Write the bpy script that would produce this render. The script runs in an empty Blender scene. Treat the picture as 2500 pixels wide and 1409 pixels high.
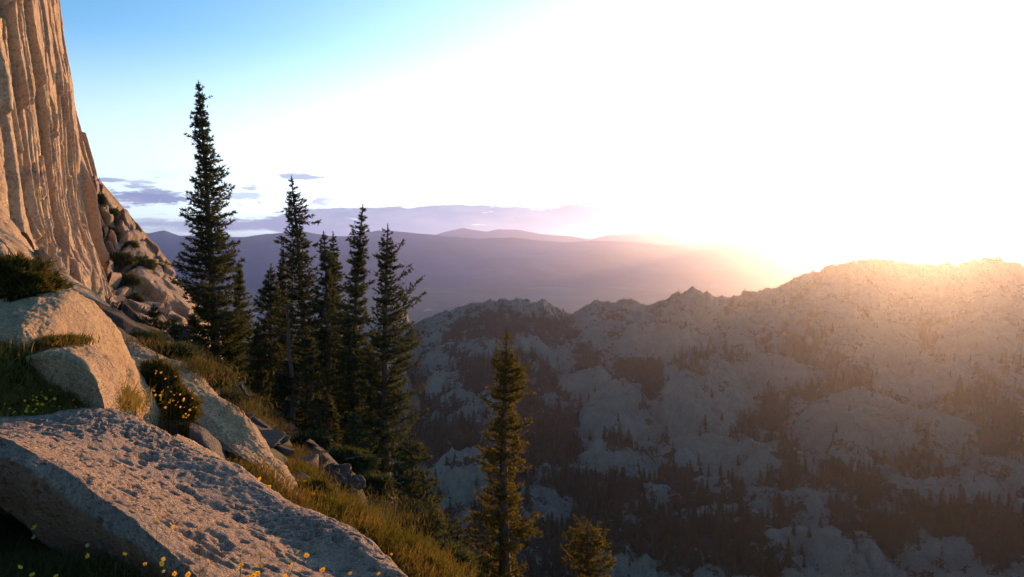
import bpy, math, random
import numpy as np
from mathutils import Vector, Matrix
from mathutils.bvhtree import BVHTree

SC = bpy.context.scene
COL = SC.collection
rad = math.radians

# ------------------------------------------------------------------ camera, sky, sun, exposure
FOC, CX, CY, HOR = 2100.0, 1250.0, 704.5, 610.0
PITCH = math.atan((CY - HOR) / FOC)
cam = bpy.data.objects.new('camera', bpy.data.cameras.new('camera'))
COL.objects.link(cam); SC.camera = cam
cam.data.sensor_width = 36; cam.data.lens = 36 * FOC / 2500
cam.data.clip_start = 0.1; cam.data.clip_end = 90000
cam.rotation_euler = (rad(90) - PITCH, 0, 0)
SUN_EL, SUN_AZ = rad(3.0), math.atan((2255 - CX) / FOC)
SUN_DIR = Vector((math.sin(SUN_AZ) * math.cos(SUN_EL), math.cos(SUN_AZ) * math.cos(SUN_EL), math.sin(SUN_EL)))
EXPO = 0.85
SC.view_settings.view_transform = 'Standard'; SC.view_settings.look = 'None'
SC.view_settings.exposure = EXPO; SC.view_settings.gamma = 1
SC.cycles.volume_bounces = 0; SC.cycles.max_bounces = 6
SC.cycles.diffuse_bounces = 3; SC.cycles.transparent_max_bounces = 8
SC.cycles.use_denoising = True

sun = bpy.data.objects.new('sun', bpy.data.lights.new('sun', 'SUN'))
COL.objects.link(sun)
sun.data.energy = 5.0; sun.data.angle = rad(0.5); sun.data.color = (1.0, 0.48, 0.14)
sun.rotation_euler = SUN_DIR.to_track_quat('Z', 'Y').to_euler()

world = bpy.data.worlds.new('World'); SC.world = world; world.use_nodes = True


class NT:
    """small helper round a node tree"""
    def __init__(s, tree): s.t = tree; s.n = tree.nodes; s.l = tree.links
    def new(s, typ, **kw):
        nd = s.n.new(typ)
        for k, v in kw.items(): setattr(nd, k, v)
        return nd
    def put(s, sock, v):
        if isinstance(v, bpy.types.NodeSocket): s.l.new(v, sock)
        else:
            if sock.type == 'RGBA' and len(v) == 3: v = (*v, 1)
            sock.default_value = v
    def m(s, op, a, b=0.0, c=0.0, clamp=False):
        nd = s.new('ShaderNodeMath', operation=op, use_clamp=clamp)
        s.put(nd.inputs[0], a); s.put(nd.inputs[1], b); s.put(nd.inputs[2], c)
        return nd.outputs[0]
    def smooth(s, x, lo, hi):
        nd = s.new('ShaderNodeMapRange', interpolation_type='SMOOTHSTEP')
        s.put(nd.inputs[0], x); s.put(nd.inputs[1], lo); s.put(nd.inputs[2], hi)
        return nd.outputs[0]
    def noise(s, vec, scale, detail=4, rough=0.55, dist=0.0):
        nd = s.new('ShaderNodeTexNoise')
        if vec is not None: s.l.new(vec, nd.inputs['Vector'])
        s.put(nd.inputs['Scale'], scale); s.put(nd.inputs['Detail'], detail)
        s.put(nd.inputs['Roughness'], rough); s.put(nd.inputs['Distortion'], dist)
        return nd.outputs[0]
    def vor(s, vec, scale, feature='F1', rnd=1.0):
        nd = s.new('ShaderNodeTexVoronoi', feature=feature)
        if vec is not None: s.l.new(vec, nd.inputs['Vector'])
        s.put(nd.inputs['Scale'], scale); s.put(nd.inputs['Randomness'], rnd)
        return nd.outputs[0]
    def mix(s, f, a, b, mode='MIX'):
        nd = s.new('ShaderNodeMix', data_type='RGBA', blend_type=mode)
        s.put(nd.inputs[0], f); s.put(nd.inputs[6], a); s.put(nd.inputs[7], b)
        return nd.outputs[2]
    def comb(s, x, y, z):
        nd = s.new('ShaderNodeCombineXYZ')
        for i, v in enumerate((x, y, z)): s.put(nd.inputs[i], v)
        return nd.outputs[0]
    def map(s, vec, sc=(1, 1, 1), rot=(0, 0, 0)):
        nd = s.new('ShaderNodeMapping'); s.l.new(vec, nd.inputs[0])
        nd.inputs['Scale'].default_value = sc; nd.inputs['Rotation'].default_value = rot
        return nd.outputs[0]


def build_world():
    w = NT(world.node_tree)
    sky = w.new('ShaderNodeTexSky', sky_type='NISHITA', sun_disc=False)
    sky.sun_elevation = SUN_EL; sky.sun_rotation = SUN_AZ
    sky.altitude = 3000; sky.air_density = 1.0; sky.dust_density = 0.5; sky.ozone_density = 2.0
    tc = w.new('ShaderNodeTexCoord'); gen = tc.outputs['Generated']
    sep = w.new('ShaderNodeSeparateXYZ'); w.l.new(gen, sep.inputs[0])
    X, Y, Z = sep.outputs
    el = w.m('MULTIPLY', w.m('ARCSINE', Z), 180 / math.pi)
    az = w.m('MULTIPLY', w.m('ARCTAN2', X, Y), 180 / math.pi)
    bg = w.n['Background']
    base = w.mix(1.0, sky.outputs[0], SKY_TINT, 'MULTIPLY')
    # pale band of dusk air low over the horizon
    # bright aureole of dusty air round the low sun, by angle from it
    dot = w.new('ShaderNodeVectorMath', operation='DOT_PRODUCT'); w.l.new(gen, dot.inputs[0])
    dot.inputs[1].default_value = SUN_DIR
    th = w.m('MULTIPLY', w.m('ARCCOSINE', w.m('MINIMUM', dot.outputs['Value'], 1.0)), 180 / math.pi)
    low = w.m('MULTIPLY', w.smooth(el, 14.0, 4.5), w.smooth(th, 115.0, 45.0))
    base = w.mix(w.m('MULTIPLY', low, 0.8), base, SKY_LOW)
    # the evening glow lies along the horizon: wider than it is high
    da = w.m('SUBTRACT', az, math.degrees(SUN_AZ)); de = w.m('MULTIPLY', w.m('SUBTRACT', el, math.degrees(SUN_EL)), 2.2)
    thw = w.m('SQRT', w.m('ADD', w.m('MULTIPLY', da, da), w.m('MULTIPLY', de, de)))
    g1 = w.m('MULTIPLY', w.m('EXPONENT', w.m('MULTIPLY', w.m('POWER', w.m('DIVIDE', thw, 37.0), 3.2), -1.0)), 9.0)
    g2 = w.m('MULTIPLY', w.m('EXPONENT', w.m('DIVIDE', th, -3.5)), 160.0)
    # clouds: a long flat bank near the horizon and a few scraps above it
    vec = w.comb(w.m('MULTIPLY', az, 0.16), w.m('MULTIPLY', el, 1.1), 0.0)
    n1 = w.noise(vec, 1.0, 6, 0.6)
    n2 = w.noise(w.comb(w.m('MULTIPLY', az, 0.33), w.m('MULTIPLY', el, 1.3), 7.3), 1.0, 6, 0.62)
    wob = w.m('MULTIPLY', w.m('SUBTRACT', n1, 0.5), 1.6)
    edge = w.m('MULTIPLY', w.m('SUBTRACT', w.noise(w.comb(w.m('MULTIPLY', az, 0.9), w.m('MULTIPLY', el, 3.0), 2.0), 1.0, 5, .6), 0.5), 0.5)
    e2 = w.m('ADD', el, w.m('ADD', wob, edge))
    # the bank's top climbs from the left and runs level to the right
    lift = w.m('MULTIPLY', w.smooth(az, -20.0, -9.0), 1.1)
    top = w.m('ADD', 1.85, lift)
    bot = w.m('ADD', 1.25, w.m('MULTIPLY', w.smooth(az, -16.0, -10.0), -4.0))
    d1 = w.m('SUBTRACT', top, e2); d2 = w.m('SUBTRACT', e2, bot)
    bank = w.m('MULTIPLY', w.smooth(d1, -0.05, 0.18), w.smooth(d2, -0.2, 0.25))
    bank = w.m('MULTIPLY', bank, w.smooth(az, -30.0, -17.0))
    holes = w.smooth(w.noise(w.comb(w.m('MULTIPLY', az, 0.25), w.m('MULTIPLY', el, 2.6), 4.0), 1.0, 5, .6), 0.66, 0.72)
    bank = w.m('MULTIPLY', bank, w.m('SUBTRACT', 1.0, w.m('MULTIPLY', holes, 0.6)))
    band = w.m('MULTIPLY', w.smooth(el, 0.8, 1.6), w.smooth(el, 5.2, 3.4))
    scr = w.m('MULTIPLY', w.smooth(n2, 0.54, 0.62), band)
    scr = w.m('MULTIPLY', scr, w.smooth(az, -8.0, -15.0))
    def puff(px, py, rx, ry, k=1.0):
        a0 = math.degrees(math.atan((px - CX) / FOC)); e0 = math.degrees(math.atan((HOR - py) / FOC))
        u = w.m('DIVIDE', w.m('SUBTRACT', az, a0), math.degrees(rx / FOC))
        v = w.m('DIVIDE', w.m('SUBTRACT', el, e0), math.degrees(ry / FOC))
        r = w.m('SQRT', w.m('ADD', w.m('MULTIPLY', u, u), w.m('MULTIPLY', v, v)))
        r = w.m('ADD', r, w.m('MULTIPLY', w.m('SUBTRACT', w.noise(w.comb(w.m('MULTIPLY', az, 1.1), w.m('MULTIPLY', el, 4.0), 1.0), 1.0, 5, .65), 0.5), 2.0))
        return w.m('MULTIPLY', w.smooth(r, 1.1, 0.6), k)
    m = w.m('MAXIMUM', bank, scr)
    for a in ((731, 437, 55, 9, .8), (365, 493, 105, 17, 1.0), (380, 482, 45, 11, .9), (275, 456, 40, 5, .8), (345, 459, 40, 4, .6),
              (600, 485, 60, 8, .55), (742, 473, 16, 7, .3), (370, 552, 150, 6, .8), (1310, 503, 120, 7, .7), (1440, 494, 60, 5, .5)):
        m = w.m('MAXIMUM', m, puff(*a))
    cc = w.mix(w.smooth(az, -25.0, 18.0), CLOUD_L, CLOUD_R)
    cc = w.mix(w.m('MULTIPLY', w.smooth(n2, .35, .7), 0.35), cc, (3.4, 2.9, 3.6))
    gcol = w.mix(1.0, w.mix(1.0, w.comb(g1, g1, g1), (0.84, 0.95, 1.0), 'MULTIPLY'), w.mix(1.0, w.comb(g2, g2, g2), (1.0, 0.62, 0.26), 'MULTIPLY'), 'ADD')
    skyg = w.mix(1.0, base, gcol, 'ADD')
    thru = w.m('ADD', w.m('MULTIPLY', g1, 0.03), w.m('MULTIPLY', g2, .25))
    cg = w.mix(1.0, cc, w.mix(1.0, w.comb(thru, thru, thru), (1.0, 0.88, 0.72), 'MULTIPLY'), 'ADD')
    out = w.mix(w.m('MULTIPLY', m, CLOUD_OP), skyg, cg)
    w.l.new(out, bg.inputs[0]); bg.inputs[1].default_value = 0.118


SKY_TINT = (1.38, 1.78, 1.90)
SKY_LOW = (4.9, 5.5, 5.9)
CLOUD_L = (0.80, 1.05, 2.3)
CLOUD_R = (0.85, 0.98, 1.65)
CLOUD_OP = 0.9
build_world()

# ------------------------------------------------------------------ helpers
cp_, sp_ = math.cos(PITCH), math.sin(PITCH)


def P(px, py, d):
    """world point seen at picture position px,py, d metres deep"""
    px, py, d = np.broadcast_arrays(np.asarray(px, float), np.asarray(py, float), np.asarray(d, float))
    u = (px - CX) / FOC; v = -(np.asarray(py, float) - CY) / FOC
    return np.stack([d * u, d * (v * sp_ + cp_), d * (v * cp_ - sp_)], -1)


def proj(V):
    d = V[..., 1] * cp_ - V[..., 2] * sp_
    up = V[..., 1] * sp_ + V[..., 2] * cp_
    d = np.where(np.abs(d) < 1e-3, 1e-3, d)
    return CX + FOC * V[..., 0] / d, CY - FOC * up / d, d


def hash3(i, j, k, s=0):
    n = (i.astype(np.int64) * 73856093) ^ (j.astype(np.int64) * 19349663) ^ (k.astype(np.int64) * 83492791) ^ (s * 2654435761)
    n = (n ^ (n >> 13)) * 1274126177 & 0xffffffff
    n = (n ^ (n >> 16)) * 2246822519 & 0xffffffff
    return ((n ^ (n >> 15)) & 0xffffff) / float(0xffffff)


def vnoise(p, s=0):
    f = np.floor(p); i = f.astype(np.int64); t = p - f; t = t * t * t * (t * (t * 6 - 15) + 10)
    r = 0
    for a in (0, 1):
        wa = t[..., 0] if a else 1 - t[..., 0]
        for b in (0, 1):
            wb = t[..., 1] if b else 1 - t[..., 1]
            for c in (0, 1):
                wc = t[..., 2] if c else 1 - t[..., 2]
                r = r + wa * wb * wc * hash3(i[..., 0] + a, i[..., 1] + b, i[..., 2] + c, s)
    return r * 2 - 1


def fbm(p, oct=4, s=0, gain=0.5, ridged=False):
    a, r, tot = 1.0, 0, 0
    for o in range(oct):
        n = vnoise(p * (2.03 ** o) + o * 17.3, s + o)
        if ridged: n = 1 - 2 * np.abs(n)
        r = r + a * n; tot += a; a *= gain
    return r / tot


def worley(p, s=0):
    """F1, F2 and cell value"""
    f = np.floor(p).astype(np.int64)
    F1 = np.full(p.shape[:-1], 9.0); F2 = F1.copy(); cid = np.zeros(p.shape[:-1])
    for a in (-1, 0, 1):
        for b in (-1, 0, 1):
            for c in (-1, 0, 1):
                ci, cj, ck = f[..., 0] + a, f[..., 1] + b, f[..., 2] + c
                q = np.stack([ci + hash3(ci, cj, ck, s), cj + hash3(ci, cj, ck, s + 1), ck + hash3(ci, cj, ck, s + 2)], -1)
                d = np.sqrt(((q - p) ** 2).sum(-1)); h = hash3(ci, cj, ck, s + 3)
                nearer = d < F1
                F2 = np.where(nearer, F1, np.minimum(F2, d)); cid = np.where(nearer, h, cid); F1 = np.where(nearer, d, F1)
    return F1, F2, cid


def sstep(x, a, b):
    t = np.clip((x - a) / (b - a), 0, 1); return t * t * (3 - 2 * t)


def tag(o, label=None, cat=None, group=None, kind=None):
    if label: o['label'] = label
    if cat: o['category'] = cat
    if group: o['group'] = group
    if kind: o['kind'] = kind
    return o


def mesh_from(name, V, F, mat, smooth=True, attrs=None, parent=None, midx=None):
    V = np.asarray(V, np.float32).reshape(-1, 3); F = np.asarray(F, np.int32)
    me = bpy.data.meshes.new(name)
    k = F.shape[1]; nf = len(F)
    me.vertices.add(len(V)); me.vertices.foreach_set('co', V.ravel())
    me.loops.add(nf * k); me.loops.foreach_set('vertex_index', F.ravel())
    me.polygons.add(nf)
    me.polygons.foreach_set('loop_start', np.arange(0, nf * k, k, dtype=np.int32))
    me.polygons.foreach_set('loop_total', np.full(nf, k, np.int32))
    me.polygons.foreach_set('use_smooth', np.full(nf, smooth))
    for m in (mat if isinstance(mat, (list, tuple)) else [mat]): me.materials.append(m)
    if midx is not None: me.polygons.foreach_set('material_index', np.asarray(midx, np.int32))
    for an, av in (attrs or {}).items():
        a = me.attributes.new(an, 'FLOAT', 'POINT'); a.data.foreach_set('value', np.asarray(av, np.float32).ravel())
    me.update(calc_edges=True); me.validate()
    o = bpy.data.objects.new(name, me); COL.objects.link(o)
    if parent is not None: o.parent = parent
    return o


def empty(name, loc=(0, 0, 0)):
    o = bpy.data.objects.new(name, None); COL.objects.link(o); o.location = loc; o.empty_display_size = 0.1
    return o


def gridF(nr, nc, flip=False):
    r, c = np.meshgrid(np.arange(nr - 1), np.arange(nc - 1), indexing='ij')
    a = r * nc + c; F = np.stack([a, a + 1, a + nc + 1, a + nc], -1).reshape(-1, 4)
    return F[:, ::-1] if flip else F


def grid_normals(G):
    du = np.gradient(G, axis=1); dv = np.gradient(G, axis=0)
    n = np.cross(du, dv); n /= np.linalg.norm(n, axis=-1, keepdims=True) + 1e-9
    return n


def toward_cam(G, n):
    return -n if (n * (-G)).sum(-1).mean() < 0 else n


def crom(K, t):
    """Catmull-Rom through K[k,...] at t in 0..k-1"""
    K = np.asarray(K, float); k = len(K); i = np.clip(np.floor(t).astype(int), 0, k - 2); f = t - i
    g = lambda j: K[np.clip(j, 0, k - 1)]
    p0, p1, p2, p3 = g(i - 1), g(i), g(i + 1), g(i + 2)
    f = f.reshape((-1,) + (1,) * (K.ndim - 1))
    return 0.5 * (2 * p1 + (p2 - p0) * f + (2 * p0 - 5 * p1 + 4 * p2 - p3) * f ** 2 + (3 * p1 - p0 - 3 * p2 + p3) * f ** 3)


def loft(lines, nr, nc, sharp=()):
    """surface through picture-space polylines (px,py,depth); one of more lines may be a sharp edge"""
    R = []
    for L in lines:
        L = np.asarray(L, float); s = np.r_[0, np.cumsum(np.hypot(*np.diff(L[:, :2], axis=0).T) + 1e-6)]; s /= s[-1]
        u = np.linspace(0, 1, nc)
        R.append(np.stack([np.interp(u, s, L[:, j]) for j in range(3)], -1))
    R = np.array(R)
    ker = np.ones(9) / 9; w = max(1, nc // 60)
    for _ in range(2):
        pad = np.pad(R, ((0, 0), (w, w), (0, 0)), 'edge')
        R = sum(pad[:, i:i + nc] for i in range(2 * w + 1)) / (2 * w + 1)
    W = P(R[..., 0], R[..., 1], R[..., 2])
    k = len(lines); out = []
    cuts = [0] + list(sharp) + [k - 1]
    seg = [(a, b) for a, b in zip(cuts[:-1], cuts[1:])]
    for si, (a, b) in enumerate(seg):
        n = max(3, int(round(nr * (b - a) / (k - 1))))
        t = np.linspace(0, b - a, n)
        g = crom(W[a:b + 1], t) if b - a > 1 else W[a] * (1 - t[:, None, None]) + W[b] * t[:, None, None]
        out.append(g if si == 0 else g[1:])
    G = np.concatenate(out)
    if sharp:      # soften the edge a little
        for _ in range(2):
            G[1:-1] = 0.25 * G[:-2] + 0.5 * G[1:-1] + 0.25 * G[2:]
    return G


# ------------------------------------------------------------------ materials
def new_mat(name):
    m = bpy.data.materials.new(name); m.use_nodes = True
    t = NT(m.node_tree); b = m.node_tree.nodes['Principled BSDF']
    b.inputs['Specular IOR Level'].default_value = 0.25
    return m, t, b


def granite(name, c1, c2, c3, scale=1.0, bump=0.02, lichen=0.3, streak=None, attr=None, attr_col=None, attr_amp=1.3):
    m, t, b = new_mat(name)
    tc = t.new('ShaderNodeTexCoord'); v = tc.outputs['Object']
    big = t.noise(v, 1.3 * scale, 5, .6)
    mid = t.noise(v, 9 * scale, 6, .7, .6)
    fine = t.noise(v, 60 * scale, 4, .7)
    col = t.mix(t.smooth(big, .35, .65), c1, c2)
    col = t.mix(t.m('MULTIPLY', t.smooth(mid, .5, .72), .75), col, c3)
    col = t.mix(t.m('MULTIPLY', t.smooth(fine, .56, .68), .55), col, tuple(0.32 * a for a in c3))
    col = t.mix(t.m('MULTIPLY', t.smooth(t.noise(v, 85 * scale, 3, .6), .6, .7), .7), col, tuple(min(.85, 1.7 * a) for a in c1))
    g2_ = t.noise(v, 34 * scale, 3, .75)
    col = t.mix(t.m('MULTIPLY', t.smooth(g2_, .50, .62), .5), col, tuple(.42 * a for a in c2))
    sp = t.smooth(t.noise(v, 22 * scale, 5, .8), .58, .66)
    col = t.mix(t.m('MULTIPLY', sp, lichen), col, (0.09, 0.085, 0.08))
    if streak:
        sv = t.map(v, streak)
        st = t.noise(sv, 1.0, 6, .65)
        col = t.mix(t.m('MULTIPLY', t.smooth(st, .54, .7), .4), col, tuple(0.45 * a for a in c3))
        st2 = t.noise(sv, 0.35, 5, .6)
        col = t.mix(t.m('MULTIPLY', t.smooth(st2, .5, .64), .5), col, (c1[0] * 1.02, c1[1] * .86, c1[2] * .70))
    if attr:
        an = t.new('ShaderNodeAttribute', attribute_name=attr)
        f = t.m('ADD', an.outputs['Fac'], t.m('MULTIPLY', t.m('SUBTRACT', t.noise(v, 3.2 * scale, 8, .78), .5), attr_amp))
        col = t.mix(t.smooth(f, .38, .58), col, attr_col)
    t.l.new(col, b.inputs['Base Color'])
    b.inputs['Roughness'].default_value = 0.85
    h = t.m('ADD', t.m('MULTIPLY', t.noise(v, 14 * scale, 8, .75), 1.0), t.m('MULTIPLY', fine, .25))
    h = t.m('SUBTRACT', h, t.m('MULTIPLY', t.smooth(t.vor(v, 26 * scale), .32, .1), .25))
    bp = t.new('ShaderNodeBump'); bp.inputs['Strength'].default_value = 1.0; bp.inputs['Distance'].default_value = bump
    t.l.new(h, bp.inputs['Height']); t.l.new(bp.outputs[0], b.inputs['Normal'])
    return m


M = {}
M['granite_near'] = granite('granite_near', (.58, .41, .29), (.48, .345, .255), (.27, .20, .165), 1.6, .045, .85, attr='stain_shade', attr_col=(.40, .20, .11))
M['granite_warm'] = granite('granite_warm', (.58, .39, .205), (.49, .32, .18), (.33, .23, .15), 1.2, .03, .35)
M['granite_grey_shaded'] = granite('granite_grey_shaded', (.17, .135, .11), (.12, .098, .08), (.085, .07, .058), 1.2, .03, .5)  # grey granite with shade darkened into its colour
M['granite_cliff'] = granite('granite_cliff', (.58, .42, .25), (.50, .35, .23), (.40, .29, .21), .12, .2, .3, streak=(2.2, 2.2, .05))
M['granite_far'] = granite('granite_far', (.42, .31, .215), (.33, .25, .19), (.22, .18, .15), .15, .25, .35)
M['ridge'] = granite('ridge_rock', (.40, .35, .27), (.30, .26, .205), (.17, .145, .115), .05, 3.5, .9, streak=(.22, .22, .03), attr='wood', attr_col=(.06, .051, .034), attr_amp=4.2)
M['soil'] = granite('hillside_soil', (.095, .07, .048), (.065, .05, .035), (.13, .105, .085), .8, .05, .5, attr='green', attr_col=(.06, .07, .02))


def leaf(name, c1, c2, trans=.3, scale=6.0, tip=None):
    m, t, b = new_mat(name)
    m.node_tree.nodes.remove(b)
    out = m.node_tree.nodes['Material Output']
    v = t.new('ShaderNodeTexCoord').outputs['Object']
    n = t.noise(v, scale, 3, .7)
    col = t.mix(t.smooth(n, .35, .68), c1, c2)
    if tip:
        r = t.new('ShaderNodeAttribute', attribute_name='tip').outputs['Fac']
        col = t.mix(r, col, tip)
    d = t.new('ShaderNodeBsdfDiffuse'); t.l.new(col, d.inputs[0])
    tr = t.new('ShaderNodeBsdfTranslucent'); t.l.new(t.mix(1.0, col, (1.5, 1.35, .8), 'MULTIPLY'), tr.inputs[0])
    mx = t.new('ShaderNodeMixShader'); mx.inputs[0].default_value = trans
    t.l.new(d.outputs[0], mx.inputs[1]); t.l.new(tr.outputs[0], mx.inputs[2]); t.l.new(mx.outputs[0], out.inputs[0])
    return m


def plain(name, col, rough=.8, var=.3, scale=8.0, bump=0.0, stretch=(1, 1, 1)):
    m, t, b = new_mat(name)
    v = t.map(t.new('ShaderNodeTexCoord').outputs['Object'], stretch)
    n = t.noise(v, scale, 5, .65)
    c = t.mix(t.smooth(n, .3, .7), tuple(a * (1 - var) for a in col), tuple(min(1, a * (1 + var)) for a in col))
    t.l.new(c, b.inputs['Base Color']); b.inputs['Roughness'].default_value = rough
    if bump:
        bp = t.new('ShaderNodeBump'); bp.inputs['Distance'].default_value = bump
        t.l.new(n, bp.inputs['Height']); t.l.new(bp.outputs[0], b.inputs['Normal'])
    return m


M['needle'] = leaf('fir_needles', (.050, .066, .036), (.095, .105, .048), .35, 2.5)
M['needle_warm'] = leaf('fir_needles_olive', (.085, .082, .024), (.17, .135, .032), .42, 2.5)
M['needle_far'] = leaf('far_needles', (.030, .040, .022), (.055, .058, .032), .15, .15)
M['needle_red'] = leaf('dead_red_needles', (.38, .035, .02), (.25, .03, .02), .3, 5)
M['bush'] = leaf('bush_leaves', (.065, .068, .018), (.15, .115, .030), .38, 4)
M['grass'] = leaf('grass_blades', (.055, .064, .016), (.15, .105, .032), .45, 3)
M['grass_dark'] = leaf('shaded_grass', (.06, .065, .022), (.13, .10, .045), .35, 3)
M['meadow'] = leaf('meadow_leaves_sun_tint', (.13, .115, .035), (.27, .19, .055), .4, 5)  # dry gold, brightened in the colour in place of missing sunlight
M['petal'] = leaf('yellow_petals', (.92, .50, .03), (.95, .62, .05), .35, 60)
M['petal_dry'] = leaf('dry_petals', (.55, .42, .22), (.60, .48, .30), .3, 40)
M['centre'] = plain('flower_centre', (.45, .22, .02), .8, .3, 300)
M['stem'] = leaf('flower_stems', (.10, .10, .03), (.16, .13, .04), .2, 10)
M['bark'] = plain('fir_bark', (.13, .085, .06), .9, .45, 10, .02, (3, 3, .6))
M['deadwood'] = plain('weathered_wood', (.12, .095, .075), .85, .35, 12, .01, (4, 4, .5))
M['hazy_hills'] = plain('distant_forest', (.025, .05, .11), .95, .45, .0015)  # forest colour with the blue of distance haze painted in
M['hazy_hills2'] = plain('farther_mountains_haze_tint', (.06, .075, .10), .95, .25, .001)  # paler, again with haze blue painted into the colour

# ------------------------------------------------------------------ the near hillside
def tps(pts, vals, reg=0.0):
    n = len(pts); d = np.hypot(pts[:, None, 0] - pts[None, :, 0], pts[:, None, 1] - pts[None, :, 1])
    K = np.where(d > 0, d, 0) + np.eye(n) * reg          # biharmonic in |r|: tame between the points
    A = np.zeros((n + 3, n + 3)); A[:n, :n] = K; A[:n, n] = 1; A[:n, n + 1:] = pts; A[n:, :n] = A[:n, n:].T
    w = np.linalg.solve(A, np.r_[vals, 0, 0, 0])
    def f(x, y):
        sh = np.shape(x); x = np.ravel(x); y = np.ravel(y); o = np.empty(len(x))
        for i in range(0, len(x), 20000):
            xx, yy = x[i:i + 20000], y[i:i + 20000]
            dd = np.hypot(xx[:, None] - pts[None, :, 0], yy[:, None] - pts[None, :, 1])
            o[i:i + 20000] = dd @ w[:n] + w[n] + xx * w[n + 1] + yy * w[n + 2]
        return o.reshape(sh)
    return f


near_px = [(0, 1018, 4.7), (-200, 1010, 4.7), (130, 1015, 4.8), (215, 1005, 5.0), (0, 900, 5.2), (-100, 770, 7.2), (40, 790, 7.6), (-200, 660, 9.5), (0, 640, 14),
           (330, 905, 8.6), (380, 975, 7.8), (430, 1110, 6.4), (480, 1130, 6.6), (300, 1060, 5.2), (560, 1125, 5.9), (640, 1170, 5.6), (700, 1215, 5.4), (300, 822, 26), (400, 848, 26), (350, 850, 15), (420, 885, 14), (340, 850, 12), (300, 852, 10.5), (450, 905, 12), (450, 850, 29), (510, 945, 29),
           (530, 950, 30), (585, 930, 33), (600, 990, 24), (640, 1010, 24), (480, 905, 17), (560, 960, 15), (620, 1020, 13), (680, 1085, 14), (713, 1065, 23), (745, 1085, 27), (730, 1110, 14), (790, 1150, 15),
           (720, 1150, 9), (780, 1200, 9), (860, 1265, 9.2), (900, 1290, 10), (860, 1210, 17), (945, 1228, 22), (930, 1300, 13), (960, 1330, 8), (1010, 1345, 7.5), (1050, 1385, 6.8),
           (1085, 1420, 6.2), (1000, 1400, 5.4), (850, 1310, 6.4), (760, 1250, 6.4), (100, 1430, 2.9), (300, 1430, 2.8), (460, 1450, 2.7), (-150, 1330, 3.2), (60, 1300, 3.4), (-100, 1420, 2.8),
           (700, 1520, 3.0), (900, 1540, 3.2), (1060, 1500, 4.4)]
a = np.array(near_px, float); wpts = P(a[:, 0], a[:, 1], a[:, 2])
extra = np.array([(-30, 0, 7), (-15, 0, 3.2), (-6, 1, .4), (-3, -5, .3), (-15, -10, 4), (-30, -12, 8), (0, 0, -1.3), (3, 0, -3.0), (8, 0, -7), (20, 0, -17), (50, 0, -42), (5, -12, -3), (30, -12, -25),
                  (2.4, 7, -4.6), (4, 10, -7), (10, 10, -12), (30, 10, -29), (60, 10, -55), (5, 20, -11.5), (15, 20, -20), (30, 20, -33), (60, 20, -62), (0, 16, -7.2), (0, 24, -9.5), (0, 34, -14), (5, 40, -22),
                  (20, 40, -36), (60, 40, -70), (-10, 45, -10.5), (0, 60, -28), (30, 60, -52), (-20, 60, -11.5), (-30, 60, -9), (-10, 90, -34), (-35, 100, -24), (-48, 95, -16), (20, 100, -60), (-75, 100, 0), (60, 100, -85),
                  (0, 140, -65), (-45, 140, -40), (60, 140, -100), (-80, 140, 10), (-26, 45, -3.5), (-20, 45, -5.2), (-15, 20, .6), (-60, 40, 8), (100, 140, -130), (100, 0, -85), (100, 60, -110), (-100, 140, 40), (-100, 0, 40)], float)
pts = np.vstack([wpts, extra])
ground_z = tps(pts[:, :2], pts[:, 2], 0.0)


def build_hillside():
    az = np.radians(np.r_[np.linspace(-180, -50, 60)[:-1], np.linspace(-50, 25, 420), np.linspace(25, 180, 70)[1:]])
    r = np.r_[0.3 * (150 / 0.3) ** (np.linspace(0, 1, 330))]
    A, R = np.meshgrid(az, r); x = R * np.sin(A); y = R * np.cos(A)
    z = ground_z(x, y)
    p = np.stack([x, y, z], -1)
    amp = np.clip(R / 18, .12, 1.6)
    z = z + .35 * amp * fbm(p / 3.5 * np.array([1, 1, .2]), 4, 3) + .06 * np.clip(R / 10, .3, 3) * fbm(p * 2.2, 4, 9)
    far = sstep(R, 9, 16)                       # broken rock under the firs
    F1, F2, cid = worley(p * np.array([.5, .5, .25]) + .25 * fbm(p * .6, 3, 4)[..., None], 5)
    z = z + far * .9 * (np.clip(F2 - F1, 0, .35) / .35 * (.25 + .75 * cid) - .45)
    p[..., 2] = z
    # the ground stays below the rocks that stand out of it
    px, py, d = proj(p); near = (d > 1.5) & (d < 32) & (px > -300) & (px < 1100) & (py > 500) & (py < 1600)
    for ii, jj in zip(*np.where(near)):
        x_, y_ = px[ii, jj], py[ii, jj]
        for poly in BARE:
            if poly[1][0] <= x_ <= poly[1][1] and in_poly(x_, y_, poly[0]):
                h = rock_bvh.ray_cast(Vector((0, 0, 0)), Vector(p[ii, jj]).normalized())
                if h[0] is not None and h[0].length > np.linalg.norm(p[ii, jj]) - .03:
                    yb = bottom_y(poly[0], x_) + 10
                    p[ii, jj, 2] = min(p[ii, jj, 2], P(x_, yb, d[ii, jj])[2])
                break
    px, py, d = proj(p)
    green = .45 + .6 * fbm(p / np.array([2.5, 2.5, 2.5]), 4, 12) - .35 * far
    o = mesh_from('hillside', p, gridF(len(r), len(az)), M['soil'], attrs={'green': green})
    tag(o, kind='structure')
    return o, p



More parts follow.
